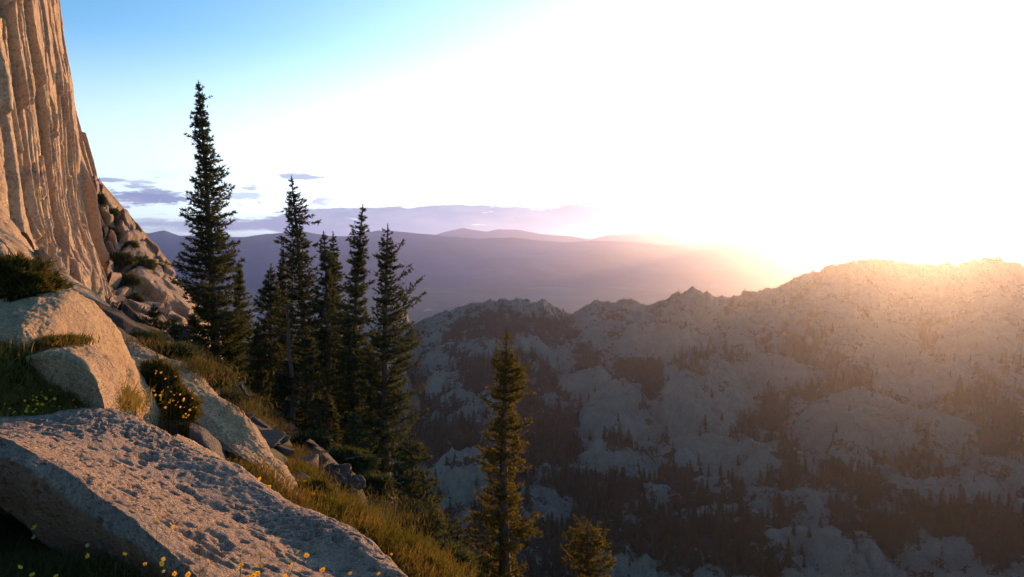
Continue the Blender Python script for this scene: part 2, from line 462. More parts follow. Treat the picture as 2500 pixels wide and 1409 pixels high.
# ------------------------------------------------------------------ the shaded ridge across the gulch
crest_px = np.array([(-500, 1000), (200, 1000), (600, 950), (850, 860), (930, 790), (955, 748), (990, 762), (1003, 800), (1020, 790), (1060, 778), (1100, 765), (1135, 752), (1170, 738), (1200, 735), (1250, 736), (1300, 746), (1335, 742), (1370, 760),
                     (1395, 772), (1430, 752), (1450, 738), (1500, 742), (1540, 734), (1575, 745), (1610, 742), (1650, 715), (1690, 703), (1730, 710), (1745, 724), (1800, 722), (1850, 718), (1900, 706), (1940, 685), (1990, 664),
                     (2040, 652), (2090, 640), (2150, 634), (2200, 644), (2260, 648), (2330, 646), (2400, 636), (2440, 632), (2500, 648), (2600, 640), (3000, 590), (3500, 560)], float)
# rounded slabs: px, py, rx, ry, height in metres
DOMES = [(1510, 1040, 100, 90, 22), (1700, 1000, 130, 120, 30), (1880, 930, 110, 60, 16), (2080, 1060, 150, 90, 24), (1480, 1150, 60, 40, 12), (1130, 1190, 70, 75, 16), (1380, 1190, 70, 30, 9),
         (1580, 1240, 90, 36, 10), (1720, 1150, 95, 45, 12), (1900, 1170, 110, 40, 11), (2300, 1080, 160, 60, 16), (2250, 950, 120, 60, 16), (2440, 1180, 110, 50, 13), (2000, 1400, 160, 80, 16),
         (1430, 960, 70, 40, 12), (1300, 900, 60, 50, 12), (1600, 860, 90, 50, 14), (1110, 1010, 70, 40, 9), (2120, 860, 120, 60, 16), (2400, 860, 120, 60, 16), (2280, 1240, 160, 50, 13), (1330, 1290, 80, 40, 9), (1760, 1290, 70, 30, 7), (1560, 1390, 120, 40, 8)]
# woods: px, py, rx, ry, weight
WOODS = [(1190, 920, 95, 45, 1.0), (1270, 890, 70, 40, .9), (1090, 985, 60, 40, .9), (1330, 1080, 90, 80, 1.15), (1250, 1130, 70, 60, .9), (1290, 1010, 45, 60, .9), (1050, 1080, 70, 60, 1.0), (1140, 1070, 60, 50, 1.0), (1590, 930, 35, 70, 1.1), (1580, 1000, 22, 60, 1.0), (1545, 890, 50, 30, .8),
         (1500, 1070, 32, 45, 1.1), (1690, 905, 45, 22, .8), (1720, 880, 70, 20, .8), (1800, 1050, 40, 25, .6), (1880, 1010, 45, 45, .7), (1400, 1180, 80, 35, .9), (1530, 1200, 120, 35, 1.1), (1650, 1180, 50, 60, 1.0), (1700, 1230, 90, 30, .9),
         (1920, 1130, 60, 60, .9), (2060, 1180, 100, 25, .8), (1400, 1300, 100, 40, .9), (1520, 1330, 80, 40, .9), (1780, 1300, 130, 55, 1.15), (1850, 1370, 120, 55, 1.15), (1640, 1350, 60, 50, .7), (2200, 1200, 130, 35, .8), (2330, 1270, 140, 50, .9), (2150, 1310, 110, 45, .8),
         (2440, 1330, 90, 60, .9), (1230, 1380, 60, 40, .7), (1100, 1340, 50, 60, .6), (1250, 1240, 40, 50, .8), (1120, 1125, 60, 18, .9), (1200, 800, 150, 42, .75), (1340, 800, 70, 50, .8), (1480, 770, 60, 20, .5), (2170, 960, 70, 50, .5), (2330, 990, 90, 40, .6), (2000, 850, 120, 45, .45), (2250, 820, 100, 50, .45),
         (2420, 1010, 80, 60, .5), (2020, 960, 60, 40, .5), (1850, 860, 80, 35, .5), (1440, 870, 50, 40, .5), (2120, 1180, 50, 40, .8), (2420, 1150, 60, 30, .6), (1170, 1300, 35, 60, .7), (1600, 1290, 40, 30, .8), (1450, 1250, 60, 20, .7)]


def ell(lst, px, py, power=1.0):
    r = np.zeros_like(px)
    for L in lst:
        e = ((px - L[0]) / L[2]) ** 2 + ((py - L[1]) / L[3]) ** 2
        r = np.maximum(r, L[4] * np.clip(1.25 - e, 0, 1) ** power)
    return r


def build_ridge():
    cols = np.r_[np.linspace(-2500, 950, 90)[:-1], np.linspace(950, 2560, 640), np.linspace(2560, 5500, 60)[1:]]
    tt = np.r_[np.linspace(-1.05, 0, 40)[:-1], np.linspace(0, 1, 330), 1 + np.linspace(0, 1, 60)[1:] ** 1.6 * 2.6]
    C, T = np.meshgrid(cols, tt)
    yc = np.interp(C, crest_px[:, 0], crest_px[:, 1])
    Dc = np.interp(C, [-500, 1000, 1400, 1700, 2250, 2500, 4000], [700, 740, 790, 830, 930, 960, 1100])
    D0 = 350.0
    zc = P(C, yc, Dc)[..., 2]; z0 = -150.0
    d = np.where(T < 0, D0 + T * 235, np.where(T <= 1, D0 + T * (Dc - D0), Dc + (T - 1) * 900))
    t = np.clip(T, 0, 1)
    z = z0 + (zc - z0) * (.45 * t + .55 * t ** 2.2)
    z = np.where(T < 0, z0 + 20 * (-T), z)
    z = np.where(T > 1, zc - (T - 1) * (240 + zc) / 2.0, z)
    az = (C - CX) / FOC
    V = np.stack([d * az, d * 1.0, z], -1)
    px, py, _ = proj(V)
    inside = sstep(T, -.05, .05) * (1 - sstep(T, 1, 1.05))
    body = inside * (1 - sstep(T, .90, 1.0))
    dm = np.zeros_like(z)
    for L in DOMES:
        e = ((px + 14 * vnoise(V / 30, 8) - L[0]) / L[2]) ** 2 + ((py - L[1]) / (L[3] * .8)) ** 2
        dm = np.maximum(dm, L[4] * np.sqrt(np.clip(1 - e, 0, 1)))
    z = z + body * dm * .55
    p = V.copy(); p[..., 2] = 0
    z = z + body * (12 * fbm(p / 95, 5, 21, gain=.6, ridged=True) + 6 * fbm(p / 34, 4, 31, gain=.6))
    F1, F2, cid = worley(p / 26 + .35 * fbm(p / 20, 3, 5)[..., None] + np.array([0, 0, .5]), 41)
    z = z + body * (3.6 * np.sqrt(np.clip(F2 - F1, 0, .5) * 2) - 1.8)
    joint = .55 * (1 - sstep(F2 - F1, 0, .22)) + .25 * (cid - .5)
    F1, F2, cid = worley(p / 60 + .4 * fbm(p / 40, 3, 5)[..., None] + np.array([0, 0, .5]), 45)
    joint = joint + .6 * (1 - sstep(F2 - F1, 0, .16)) + .3 * (cid - .5)
    F1, F2, cid = worley(p / 11 + .35 * fbm(p / 8, 3, 6)[..., None] + np.array([0, 0, .5]), 51)
    z = z + inside * 2.4 * (cid - .5) * sstep(F2 - F1, 0, .15) + inside * 2.2 * fbm(p / 13, 5, 91, gain=.65, ridged=True)
    z = z + inside * (1.6 * np.sqrt(np.clip(F2 - F1, 0, .5) * 2) - .8) + inside * .5 * fbm(p / 3, 3, 7)
    gq = np.stack([p[..., 0] / 13 + p[..., 1] / 60, p[..., 1] / 80, p[..., 2]], -1) + .25 * fbm(p / 30, 3, 15)[..., None]
    gul = fbm(gq, 5, 93, gain=.6, ridged=True); z = z + body * 3.2 * gul
    # broken teeth and steep ribs along the crest
    q = np.stack([C / 22.0, d / 300, np.zeros_like(C)], -1); q2 = np.stack([C / 62.0, d / 500, np.zeros_like(C) + 3], -1)
    crest = sstep(T, .72, .98) * (1 - sstep(T, 1.1, 1.5))
    z = z + crest * (3.2 * fbm(q, 4, 61, gain=.6, ridged=True) + 3.5 * fbm(q2, 3, 62) - .5)
    V[..., 2] = z
    # ribs push the face in and out
    V[..., 1] += inside * (crest + .25) * 9 * fbm(np.stack([C / 40., z / 90, np.zeros_like(C)], -1), 4, 71, ridged=True)
    px, py, dd = proj(V)
    w = ell(WOODS, px, py)
    w = w * .85 + .55 * fbm(p / 24, 5, 81, gain=.65) + .30 * fbm(p / 90, 3, 82) + .16 * (dm < .5) * (py > 780) + .02 - .40 * np.clip(dm / 10, 0, 1) + joint * inside * .62 - .30 * gul * inside + .05
    w = w * inside + (T > 1) * .7
    o = mesh_from('shaded_ridge', V, gridF(*C.shape), M['ridge'], attrs={'wood': w})
    tag(o, kind='structure')
    return V, C, T, w


ridgeV, ridgeC, ridgeT, ridgeW = build_ridge()

# ------------------------------------------------------------------ plain, hills and mountains far off
PLAIN_Z = -180.0
far_c1 = np.array([(-2500, 560), (-400, 572), (200, 585), (310, 576), (345, 567), (365, 569), (402, 561), (440, 575), (480, 574), (540, 577), (600, 578), (650, 571), (700, 567), (730, 561), (760, 568), (800, 575), (860, 576),
                   (895, 569), (920, 562), (960, 563), (1000, 567), (1050, 571), (1100, 577), (1170, 582), (1230, 580), (1250, 578), (1300, 585), (1380, 591), (1450, 587), (1540, 590), (1620, 597), (1700, 597), (1800, 588), (1860, 578),
                   (1900, 570), (1950, 580), (2050, 596), (2500, 602), (5000, 590)], float)
far_c2 = np.array([(-2500, 600), (900, 600), (1000, 590), (1050, 577), (1085, 566), (1130, 556), (1165, 562), (1190, 565), (1215, 559), (1270, 561), (1320, 571), (1400, 577), (1440, 584), (1480, 574), (1540, 570), (1600, 571), (1680, 577),
                   (1750, 584), (1850, 586), (2500, 590), (5000, 595)], float)


def build_far():
    cols = np.linspace(-2600, 5000, 420); rr = np.geomspace(900, 16000, 60)
    C, R = np.meshgrid(cols, rr); V = np.stack([R * (C - CX) / FOC, R, np.full_like(R, PLAIN_Z)], -1)
    # side skirts of the plain so it goes on round the camera
    o = mesh_from('plain', V, gridF(*C.shape), M['plain']); tag(o, kind='structure')
    for name, cp, d0, d1, dmid, mat, s, amp in (('mountain_range', far_c1, 3900, 6400, 5600, M['hazy_hills'], 5, 1.0), ('farther_mountain_range', far_c2, 6800, 9000, 8000, M['hazy_hills2'], 15, .6)):
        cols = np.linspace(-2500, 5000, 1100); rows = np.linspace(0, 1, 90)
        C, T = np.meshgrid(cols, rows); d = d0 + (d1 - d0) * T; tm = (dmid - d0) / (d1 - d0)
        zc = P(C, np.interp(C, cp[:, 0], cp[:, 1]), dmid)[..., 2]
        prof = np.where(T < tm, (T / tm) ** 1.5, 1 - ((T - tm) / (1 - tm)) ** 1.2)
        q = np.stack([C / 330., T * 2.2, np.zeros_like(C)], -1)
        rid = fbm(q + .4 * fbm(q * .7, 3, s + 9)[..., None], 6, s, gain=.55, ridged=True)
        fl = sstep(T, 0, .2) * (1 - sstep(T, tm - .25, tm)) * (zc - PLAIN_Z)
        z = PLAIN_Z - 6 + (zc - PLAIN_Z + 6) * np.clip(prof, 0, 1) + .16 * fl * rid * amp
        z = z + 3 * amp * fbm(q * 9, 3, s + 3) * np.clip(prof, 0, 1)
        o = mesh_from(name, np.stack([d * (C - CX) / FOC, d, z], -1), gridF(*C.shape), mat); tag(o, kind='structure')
    # low foothills on the plain
    cols = np.linspace(900, 2700, 500); rows = np.linspace(0, 1, 40); C, T = np.meshgrid(cols, rows); d = 3100 + 1000 * T
    q = np.stack([C / 300., T * 1.5, np.zeros_like(C)], -1)
    z = PLAIN_Z - 8 + 48 * np.sin(np.pi * T) ** 1.3 * (.35 + .6 * fbm(q, 5, 77)) * sstep(C, 950, 1200)
    o = mesh_from('foothills', np.stack([d * (C - CX) / FOC, d, z], -1), gridF(*C.shape), M['plain']); tag(o, kind='structure')


def plain_mat():
    m, t, b = new_mat('plain_ground')
    v = t.new('ShaderNodeTexCoord').outputs['Object']
    vs = t.map(v, (.0011, .0004, 0))
    big = t.noise(vs, 1.0, 6, .6)
    c = t.mix(t.smooth(big, .4, .62), (.045, .055, .06), (.13, .125, .11))
    f = t.new('ShaderNodeTexVoronoi', feature='F1', distance='CHEBYCHEV'); t.l.new(t.map(v, (.0030, .0013, 0), (0, 0, .3)), f.inputs['Vector']); f.inputs['Scale'].default_value = 1
    hs = t.new('ShaderNodeSeparateColor'); t.l.new(f.outputs['Color'], hs.inputs[0])
    c = t.mix(t.m('MULTIPLY', t.smooth(hs.outputs[0], .6, .8), .5), c, (.16, .15, .11))
    c = t.mix(t.m('MULTIPLY', t.smooth(hs.outputs[1], .75, .8), .6), c, (.04, .06, .04))
    t.l.new(c, b.inputs['Base Color']); b.inputs['Roughness'].default_value = .95
    return m


M['plain'] = plain_mat()
mw, tw, bw = new_mat('pond_water')
bw.inputs['Base Color'].default_value = (.9, .9, .92, 1); bw.inputs['Roughness'].default_value = .05; bw.inputs['Metallic'].default_value = .9
M['water'] = mw
build_far()

for px, py, rx, ry in ((1045, 757, 11, 3.0), (1085, 735, 18, 1.5), (1062, 750, 6, .8), (1100, 748, 12, 1.0), (1600, 719, 28, 2.6), (1628, 713, 14, 1.8), (1632, 665, 28, 1.6), (620, 766, 30, 1.2), (1150, 727, 10, 1.6), (1240, 712, 22, 1.2), (1420, 700, 26, 1.2)):
    dirs = P(px, py, 1.0); s = (PLAIN_Z + 3) / dirs[2]; c = dirs * s
    hx = rx / FOC * c[1]; up = P(px, py - ry, 1.0); hy = (up * ((PLAIN_Z + 3) / up[2]))[1] - c[1]
    th = np.linspace(0, 2 * np.pi, 25)[:-1]
    rr = 1 + .25 * np.sin(3 * th + px) + .15 * np.sin(5 * th + py)
    V = np.stack([c[0] + hx * rr * np.cos(th), c[1] + hy * rr * np.sin(th), np.full(24, PLAIN_Z + 3)], -1)
    o = mesh_from('pond', V, np.arange(24).reshape(1, 24), M['water'], smooth=False); tag(o, kind='structure')
# a pale straight road on the plain
for (x0, y0, x1, y1) in ((1115, 757, 1150, 727),):
    A_ = [P(x0, y0, 1), P(x0 + 3, y0, 1), P(x1 + 1.2, y1, 1), P(x1, y1, 1)]
    V = [a_ * ((PLAIN_Z + 2) / a_[2]) for a_ in A_]
    tag(mesh_from('road', V, [[0, 1, 2, 3]], plain('road_dust', (.3, .27, .25), .9, .1, .01), smooth=False), kind='structure')

# ------------------------------------------------------------------ the cliff at the left
def build_cliff():
    ys = np.array([-260, -100, 0, 100, 200, 300, 400, 500, 600, 700, 800, 900], float)
    # each column follows one crack or edge of the wall, as x at the heights ys
    L = [(-900, -900, -900, -900, -900, -900, -900, -900, -900, -900, -900, -900),
         (-210, -180, -150, -130, -100, -85, -70, -60, -50, -40, -30, -20),
         (-30, -14, -5, 5, 20, 33, 46, 60, 76, 92, 110, 130),
         (12, 30, 42, 56, 75, 88, 97, 106, 124, 150, 180, 205),
         (50, 66, 78, 92, 108, 116, 123, 134, 152, 178, 208, 236),
         (78, 96, 112, 128, 145, 151, 155, 166, 188, 215, 240, 268),
         (88, 108, 124, 140, 160, 170, 180, 190, 210, 240, 266, 290),
         (98, 120, 137, 151, 171, 182, 202, 222, 240, 260, 284, 308),
         (104, 126, 141, 154, 173, 190, 218, 236, 254, 274, 300, 326)]
    L = np.array(L, float); D = np.array([20, 36, 46, 54, 62, 70, 78, 88, 94], float)
    nc, nr = 900, 420
    s = np.linspace(0, len(L) - 1, nc); yy = np.linspace(ys[0], ys[-1], nr)
    Lx = np.array([np.interp(yy, ys, l) for l in L])
    for _ in range(6): Lx[:, 1:-1] = .25 * Lx[:, :-2] + .5 * Lx[:, 1:-1] + .25 * Lx[:, 2:]
    xi = crom(Lx, s)                                     # (nc, nr)
    Dd = np.interp(s, np.arange(len(D)), D)
    wob = np.interp(s, np.arange(len(L)), [1] * len(L))
    G = P(xi.T, np.broadcast_to(yy[:, None], (nr, nc)), np.broadcast_to(Dd[None, :], (nr, nc)))
    n = np.array([.93, -.05, .28]); n = n / np.linalg.norm(n)
    S = np.broadcast_to(s[None, :], (nr, nc)); Yp = np.broadcast_to(yy[:, None], (nr, nc))
    q = np.stack([S * 1.0, Yp / 900., np.zeros_like(S)], -1)
    Sw = S + .025 * fbm(np.stack([S * 1.5, Yp / 160., np.zeros_like(S)], -1), 4, 7)
    disp = np.zeros_like(S)
    # steps: the wall jumps out just past each crack and its near face shades itself
    def step(c, jump, width, decay, y0=-999, y1=9999, off=0):
        k = sstep(Yp, y0 - 60, y0 + 60) * (1 - sstep(Yp, y1 - 60, y1 + 60)) if y1 < 9000 or y0 > -900 else 1.0
        u = Sw - c
        return jump * k * sstep(u, -width, width) * np.exp(-np.clip(u, 0, None) / decay)
    for c, jump, decay, y0, y1 in ((1.35, .5, .4, -999, 9999), (1.7, .5, .3, 200, 9999), (2.02, .75, .5, -999, 9999), (2.35, .25, .3, 250, 9999), (2.55, .3, .3, 300, 9999), (3.0, .95, .55, -999, 9999), (3.3, .2, .2, -999, 300), (3.55, .3, .3, 300, 9999),
                                   (4.0, .55, .4, 260, 9999), (4.45, .22, .25, -999, 9999), (4.8, .3, .25, 100, 9999), (5.1, .5, .3, 180, 9999), (5.45, .35, .25, -999, 9999), (5.8, .45, .3, 500, 9999), (6.1, .5, .25, 300, 9999), (6.95, 1.1, .4, 420, 9999), (7.4, .6, .3, 520, 9999), (2.8, .2, .2, -999, 300), (5.6, .35, .2, 350, 9999), (7.7, .6, .3, 250, 9999)):
        jump = jump * .8
        disp = disp + step(c, jump, .018, decay, y0, y1)
        disp = disp - .55 * jump * np.exp(-((Sw - c + .03) / .02) ** 2) * (sstep(Yp, y0 - 60, y0 + 60) if y0 > -900 else 1.0)
    # the deep dark bay
    disp = disp - 1.6 * sstep(Sw, 5.95, 6.1) * (1 - sstep(Sw, 6.75, 6.95)) * sstep(Yp, 380, 470)
    disp = disp + .07 * fbm(np.stack([S * 5, Yp / 260., S * 0], -1), 5, 11, gain=.6) + .07 * fbm(np.stack([S * 22, Yp / 60., S * 0], -1), 4, 12, gain=.6)
    disp = disp + .03 * fbm(np.stack([S * 9, Yp / 14., S * 0], -1), 3, 14)
    F1, F2, cid = worley(np.stack([S * 3.1 + .15 * Yp / 100, Yp / 210., S * 0 + .5], -1) + .12 * fbm(np.stack([S * 4, Yp / 90., S * 0], -1), 3, 5)[..., None] * np.array([.4, 1, 0]), 91)
    disp = disp + .5 * (cid - .5) * sstep(F2 - F1, 0, .035) - .18 * (1 - sstep(F2 - F1, 0, .03))
    F1, F2, cid = worley(np.stack([S * 9, Yp / 60., S * 0 + .5], -1), 95)
    disp = disp + .10 * (cid - .5) * sstep(F2 - F1, 0, .1)
    for (hx, hy) in ((120, 280), (119, 324), (83, 384), (132, 421), (83, 493), (75, 460), (190, 430), (82, 545), (150, 350)):      # small knobs and pockets
        e = ((xi.T - hx) / 3.2) ** 2 + ((Yp - hy) / 4.0) ** 2
        disp = disp - .28 * np.exp(-e)
    # lower wall breaks up into pillars
    low = sstep(Yp, 520, 640)
    disp = disp + low * .7 * fbm(np.stack([S * 3.2, Yp / 150., S * 0], -1), 4, 17, ridged=True)
    G = G + disp[..., None] * n
    # turn the far edge round the back
    back = [G[:, -1] + np.array([-k * 2.2, k * .8, -.1 * k]) * np.ones((nr, 1)) for k in (.1, .4, 1.0, 2.5, 6, 14)]
    G = np.concatenate([G, np.stack(back, 1)], 1)
    # and the top back over the shoulder
    o = mesh_from('granite_cliff', G, gridF(*G.shape[:2], flip=True), M['granite_cliff'])
    tag(o, 'tall granite cliff face with vertical cracks rising out of the picture at the left', 'cliff')
    return o, G


cliff, cliffG = build_cliff()


def build_talus():
    """broken rocky spur that runs down behind the cliff"""
    rows = [  # left edge, right silhouette, depth left, depth right, at heights
        (440, 215, 243, 92, 96), (488, 222, 246, 92, 97), (520, 228, 268, 92, 98), (552, 232, 300, 92, 99), (580, 236, 314, 92, 100), (610, 240, 340, 91, 100), (640, 244, 372, 90, 100), (670, 248, 398, 88, 100),
        (700, 254, 414, 84, 99), (730, 260, 434, 78, 98), (760, 262, 452, 70, 96), (788, 262, 470, 60, 94), (820, 262, 478, 46, 90), (860, 262, 480, 34, 84), (940, 262, 480, 30, 78)]
    R = np.array(rows, float); nr, nc = 300, 320
    yy = np.linspace(440, 940, nr); t = np.linspace(0, 1, nc)
    xl = np.interp(yy, R[:, 0], R[:, 1]); xr = np.interp(yy, R[:, 0], R[:, 2]); dl = np.interp(yy, R[:, 0], R[:, 3]); dr = np.interp(yy, R[:, 0], R[:, 4])
    X = xl[:, None] + (xr - xl)[:, None] * t; Dp = dl[:, None] + (dr - dl)[:, None] * t ** .8 - 6 * np.sin(np.pi * t)[None] * .6
    G = P(X, np.broadcast_to(yy[:, None], X.shape), Dp)
    n = np.array([.55, -.62, .55]); n /= np.linalg.norm(n)
    q = G.copy()
    qs = np.stack([q[..., 0] * .55 + q[..., 2] * .25, q[..., 1] * .12, q[..., 2] * .30], -1)
    F1, F2, cid = worley(qs * .62 + .25 * fbm(qs, 3, 3)[..., None], 3)
    disp = 4.2 * (cid - .4) * sstep(F2 - F1, 0, .16) + 1.6 * np.sqrt(np.clip(F2 - F1, 0, .6))
    F1, F2, cid = worley(qs * 1.7 + .3 * fbm(qs * 2, 3, 4)[..., None], 8)
    disp = disp + 1.8 * (cid - .3) * sstep(F2 - F1, 0, .14) + .5 * np.sqrt(np.clip(F2 - F1, 0, .6)) + .35 * fbm(q * .8, 4, 9)
    fade = sstep(1 - t, 0, .06)[None]
    G = G + (disp * (.35 + .65 * fade))[..., None] * n * .8
    back = [G[:, -1] + np.array([-k * .4, k * 2.0, -.5 * k]) * np.ones((nr, 1)) for k in (.15, .6, 1.5, 4, 10, 20)]
    G = np.concatenate([G, np.stack(back, 1)], 1)
    o = mesh_from('rocky_spur', G, gridF(*G.shape[:2], flip=True), M['granite_far'])
    tag(o, 'broken rocky spur with dark shrubs sloping down behind the cliff foot', 'rocky slope')
    return o


talus = build_talus()

# ------------------------------------------------------------------ boulders of the foreground
def boulder(name, lines, nr, nc, mat, label, amp=.05, fine=.012, seed=1, sharp=(), pits=0.0, fsc=1.0, flat=0.0, stain_shade=0):
    G = loft(lines, nr, nc, sharp)
    n = toward_cam(G, grid_normals(G))
    q = G / fsc
    d = amp * fbm(q * 1.6, 4, seed) + fine * fbm(q * 9, 5, seed + 5, gain=.62) + fine * .5 * fbm(q * 40, 3, seed + 7)
    if flat:        # angular facets and seams
        F1, F2, cid = worley(q * 1.5 + .2 * fbm(q * 2, 3, seed)[..., None], seed + 2)
        d = d + flat * ((cid - .5) * sstep(F2 - F1, 0, .12) - .5 * (1 - sstep(F2 - F1, 0, .05)))
    if pits:
        for sc, dep, sd in ((11.0, .75, 11), (20.0, .6, 22), (38.0, .42, 33), (75.0, .25, 44)):
            qq = q * np.array([sc, sc, sc]) * np.array([.62, 1, 1]) + .35 * fbm(q * sc * .7, 3, sd)[..., None]
            F1, F2, cid = worley(qq, sd)
            mask = sstep(fbm(q * 2.3, 4, sd + 2), -.12, .30) * (cid > .35)
            d = d - pits * dep * mask * (1 - sstep(F1, .16, .46))
    G = G + n * d[..., None]
    at = None
    if stain_shade:
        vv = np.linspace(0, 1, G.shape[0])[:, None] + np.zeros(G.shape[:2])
        at = {'stain_shade': .85 * sstep(vv, stain_shade, stain_shade + .12) + .35 * fbm(q * 1.2, 4, 99) - .12}  # rusty stain from the edge down, also painting warmth into the shaded side
    o = mesh_from(name, G, gridF(*G.shape[:2], flip=True), mat, attrs=at)
    tag(o, label, 'boulder')
    return o


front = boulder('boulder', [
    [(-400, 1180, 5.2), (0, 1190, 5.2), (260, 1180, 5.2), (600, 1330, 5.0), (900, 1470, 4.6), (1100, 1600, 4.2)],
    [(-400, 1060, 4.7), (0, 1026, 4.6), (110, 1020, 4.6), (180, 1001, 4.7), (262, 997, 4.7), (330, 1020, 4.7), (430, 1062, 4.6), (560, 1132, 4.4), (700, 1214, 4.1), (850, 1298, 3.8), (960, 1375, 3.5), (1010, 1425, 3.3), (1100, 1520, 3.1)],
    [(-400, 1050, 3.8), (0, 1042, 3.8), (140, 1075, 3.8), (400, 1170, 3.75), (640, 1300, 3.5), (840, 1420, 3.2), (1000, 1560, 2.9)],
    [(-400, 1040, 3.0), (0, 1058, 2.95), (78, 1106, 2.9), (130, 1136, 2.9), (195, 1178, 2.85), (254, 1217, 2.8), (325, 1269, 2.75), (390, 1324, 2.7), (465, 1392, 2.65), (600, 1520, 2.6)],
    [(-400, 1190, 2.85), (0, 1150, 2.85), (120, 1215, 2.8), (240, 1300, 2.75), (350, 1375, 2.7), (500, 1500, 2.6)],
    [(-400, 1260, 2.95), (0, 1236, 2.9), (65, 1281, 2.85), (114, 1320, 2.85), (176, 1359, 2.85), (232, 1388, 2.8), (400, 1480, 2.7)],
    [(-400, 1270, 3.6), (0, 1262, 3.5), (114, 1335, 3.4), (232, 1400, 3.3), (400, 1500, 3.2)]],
    430, 620, M['granite_near'], 'big pitted granite boulder filling the lower left corner, its near side in shade', .04, .010, 3, sharp=(3, 5), pits=.04, stain_shade=.53)

b2 = boulder('boulder', [
    [(-60, 760, 7.2), (117, 770, 7.3), (199, 800, 7.5), (284, 900, 7.8), (369, 1010, 8.2), (450, 1140, 8.5)],
    [(-60, 740, 6.0), (60, 722, 6.2), (117, 714, 6.35), (168, 712, 6.5), (199, 731, 6.6), (227, 756, 6.7), (262, 788, 6.85), (284, 813, 6.95), (301, 845, 7.05), (319, 880, 7.15), (340, 919, 7.25), (369, 962, 7.4), (397, 1003, 7.5), (424, 1056, 7.6), (450, 1120, 7.7)],
    [(-60, 800, 5.0), (60, 785, 5.1), (130, 800, 5.3), (190, 840, 5.6), (240, 900, 5.95), (290, 970, 6.3), (340, 1050, 6.7), (370, 1140, 6.9)],
    [(-60, 900, 4.95), (60, 880, 4.95), (120, 900, 5.1), (180, 950, 5.35), (230, 1010, 5.7), (270, 1080, 6.05), (290, 1150, 6.3)],
    [(-60, 1060, 5.0), (100, 1060, 5.1), (180, 1100, 5.4), (240, 1180, 5.7)]],
    260, 300, M['granite_warm'], 'large rounded sunlit boulder behind the yellow flowers, under the green shrub', .09, .018, 13)
b2b = boulder('boulder', [
    [(58, 850, 5.50), (100, 830, 5.60), (150, 828, 5.60), (215, 838, 5.60), (262, 880, 5.40), (300, 960, 5.20), (320, 1050, 5.00)],
    [(60, 862, 5.10), (90, 852, 5.15), (130, 850, 5.20), (180, 852, 5.20), (222, 876, 5.10), (250, 915, 5.00), (272, 960, 4.85), (290, 1030, 4.70)],
    [(62, 874, 4.90), (90, 872, 4.85), (130, 868, 4.85), (170, 872, 4.85), (205, 892, 4.80), (232, 925, 4.70), (250, 972, 4.60), (262, 1030, 4.50)],
    [(72, 900, 4.95), (100, 925, 4.90), (140, 938, 4.85), (180, 955, 4.80), (215, 985, 4.70), (240, 1030, 4.60)],
    [(90, 960, 5.10), (140, 1010, 5.00), (190, 1060, 4.90), (230, 1110, 4.80)]],
    160, 200, M['granite_warm'], 'overhanging hump of rock with a dark reddish near face, above the flower meadow', .06, .014, 23, sharp=(2,))
b2c = boulder('boulder', [
    [(-120, 860, 5.65), (0, 850, 5.65), (50, 865, 5.55), (90, 905, 5.35), (120, 960, 5.15)],
    [(-120, 872, 5.15), (0, 866, 5.15), (40, 878, 5.15), (75, 910, 5.05), (96, 955, 4.85)],
    [(-120, 930, 4.85), (0, 925, 4.85), (40, 940, 4.80), (75, 975, 4.75)],
    [(-120, 1010, 4.75), (0, 1010, 4.75), (40, 1020, 4.75), (75, 1040, 4.75)]],
    90, 120, M['granite_warm'], 'low pale rock at the left edge, half buried in yellow flowers', .05, .014, 33)
b3 = boulder('boulder', [
    [(285, 880, 9.4), (360, 910, 9.2), (454, 960, 9.0), (567, 1060, 8.5), (656, 1130, 8.0), (700, 1200, 7.6), (760, 1300, 7.2)],
    [(285, 842, 8.9), (326, 846, 8.8), (372, 862, 8.7), (411, 880, 8.6), (454, 902, 8.4), (496, 934, 8.2), (525, 969, 8.0), (567, 1001, 7.8), (610, 1025, 7.6), (638, 1051, 7.5), (656, 1079, 7.4), (672, 1110, 7.3), (702, 1150, 7.1), (722, 1185, 7.0), (745, 1222, 6.8), (780, 1262, 6.6)],
    [(285, 856, 8.2), (330, 872, 8.1), (380, 900, 7.9), (430, 940, 7.7), (470, 985, 7.5), (530, 1020, 7.3), (580, 1062, 7.1), (620, 1100, 7.0), (660, 1140, 6.8), (700, 1192, 6.6), (740, 1240, 6.4)],
    [(300, 890, 7.9), (350, 920, 7.7), (400, 960, 7.5), (445, 1005, 7.3), (480, 1030, 7.15), (530, 1080, 6.95), (580, 1110, 6.8), (630, 1140, 6.7), (670, 1180, 6.5), (705, 1220, 6.35)],
    [(310, 960, 7.8), (370, 1010, 7.6), (430, 1060, 7.4), (490, 1092, 7.2), (540, 1125, 7.0), (590, 1155, 6.9), (640, 1190, 6.7), (690, 1235, 6.5)],
    [(320, 1040, 8.0), (400, 1110, 7.8), (500, 1160, 7.5), (600, 1210, 7.2), (690, 1270, 6.9)]],
    240, 340, M['granite_warm'], 'long sunlit whaleback boulder with a shaded underside, beyond the flowering shrub', .08, .016, 43, sharp=(3,))
b4 = boulder('boulder', [
    [(395, 1080, 6.2), (430, 1066, 6.3), (480, 1085, 6.2), (540, 1130, 6.0), (590, 1170, 5.8)],
    [(395, 1075, 5.6), (432, 1056, 5.7), (470, 1072, 5.65), (520, 1108, 5.5), (560, 1140, 5.3), (590, 1175, 5.2)],
    [(395, 1120, 5.2), (440, 1120, 5.2), (500, 1150, 5.1), (560, 1190, 5.0)],
    [(395, 1180, 5.2), (440, 1180, 5.2), (500, 1200, 5.1), (560, 1240, 5.0)]],
    60, 90, M['granite_warm'], 'small rounded rock wedged behind the big pitted boulder', .03, .01, 53)
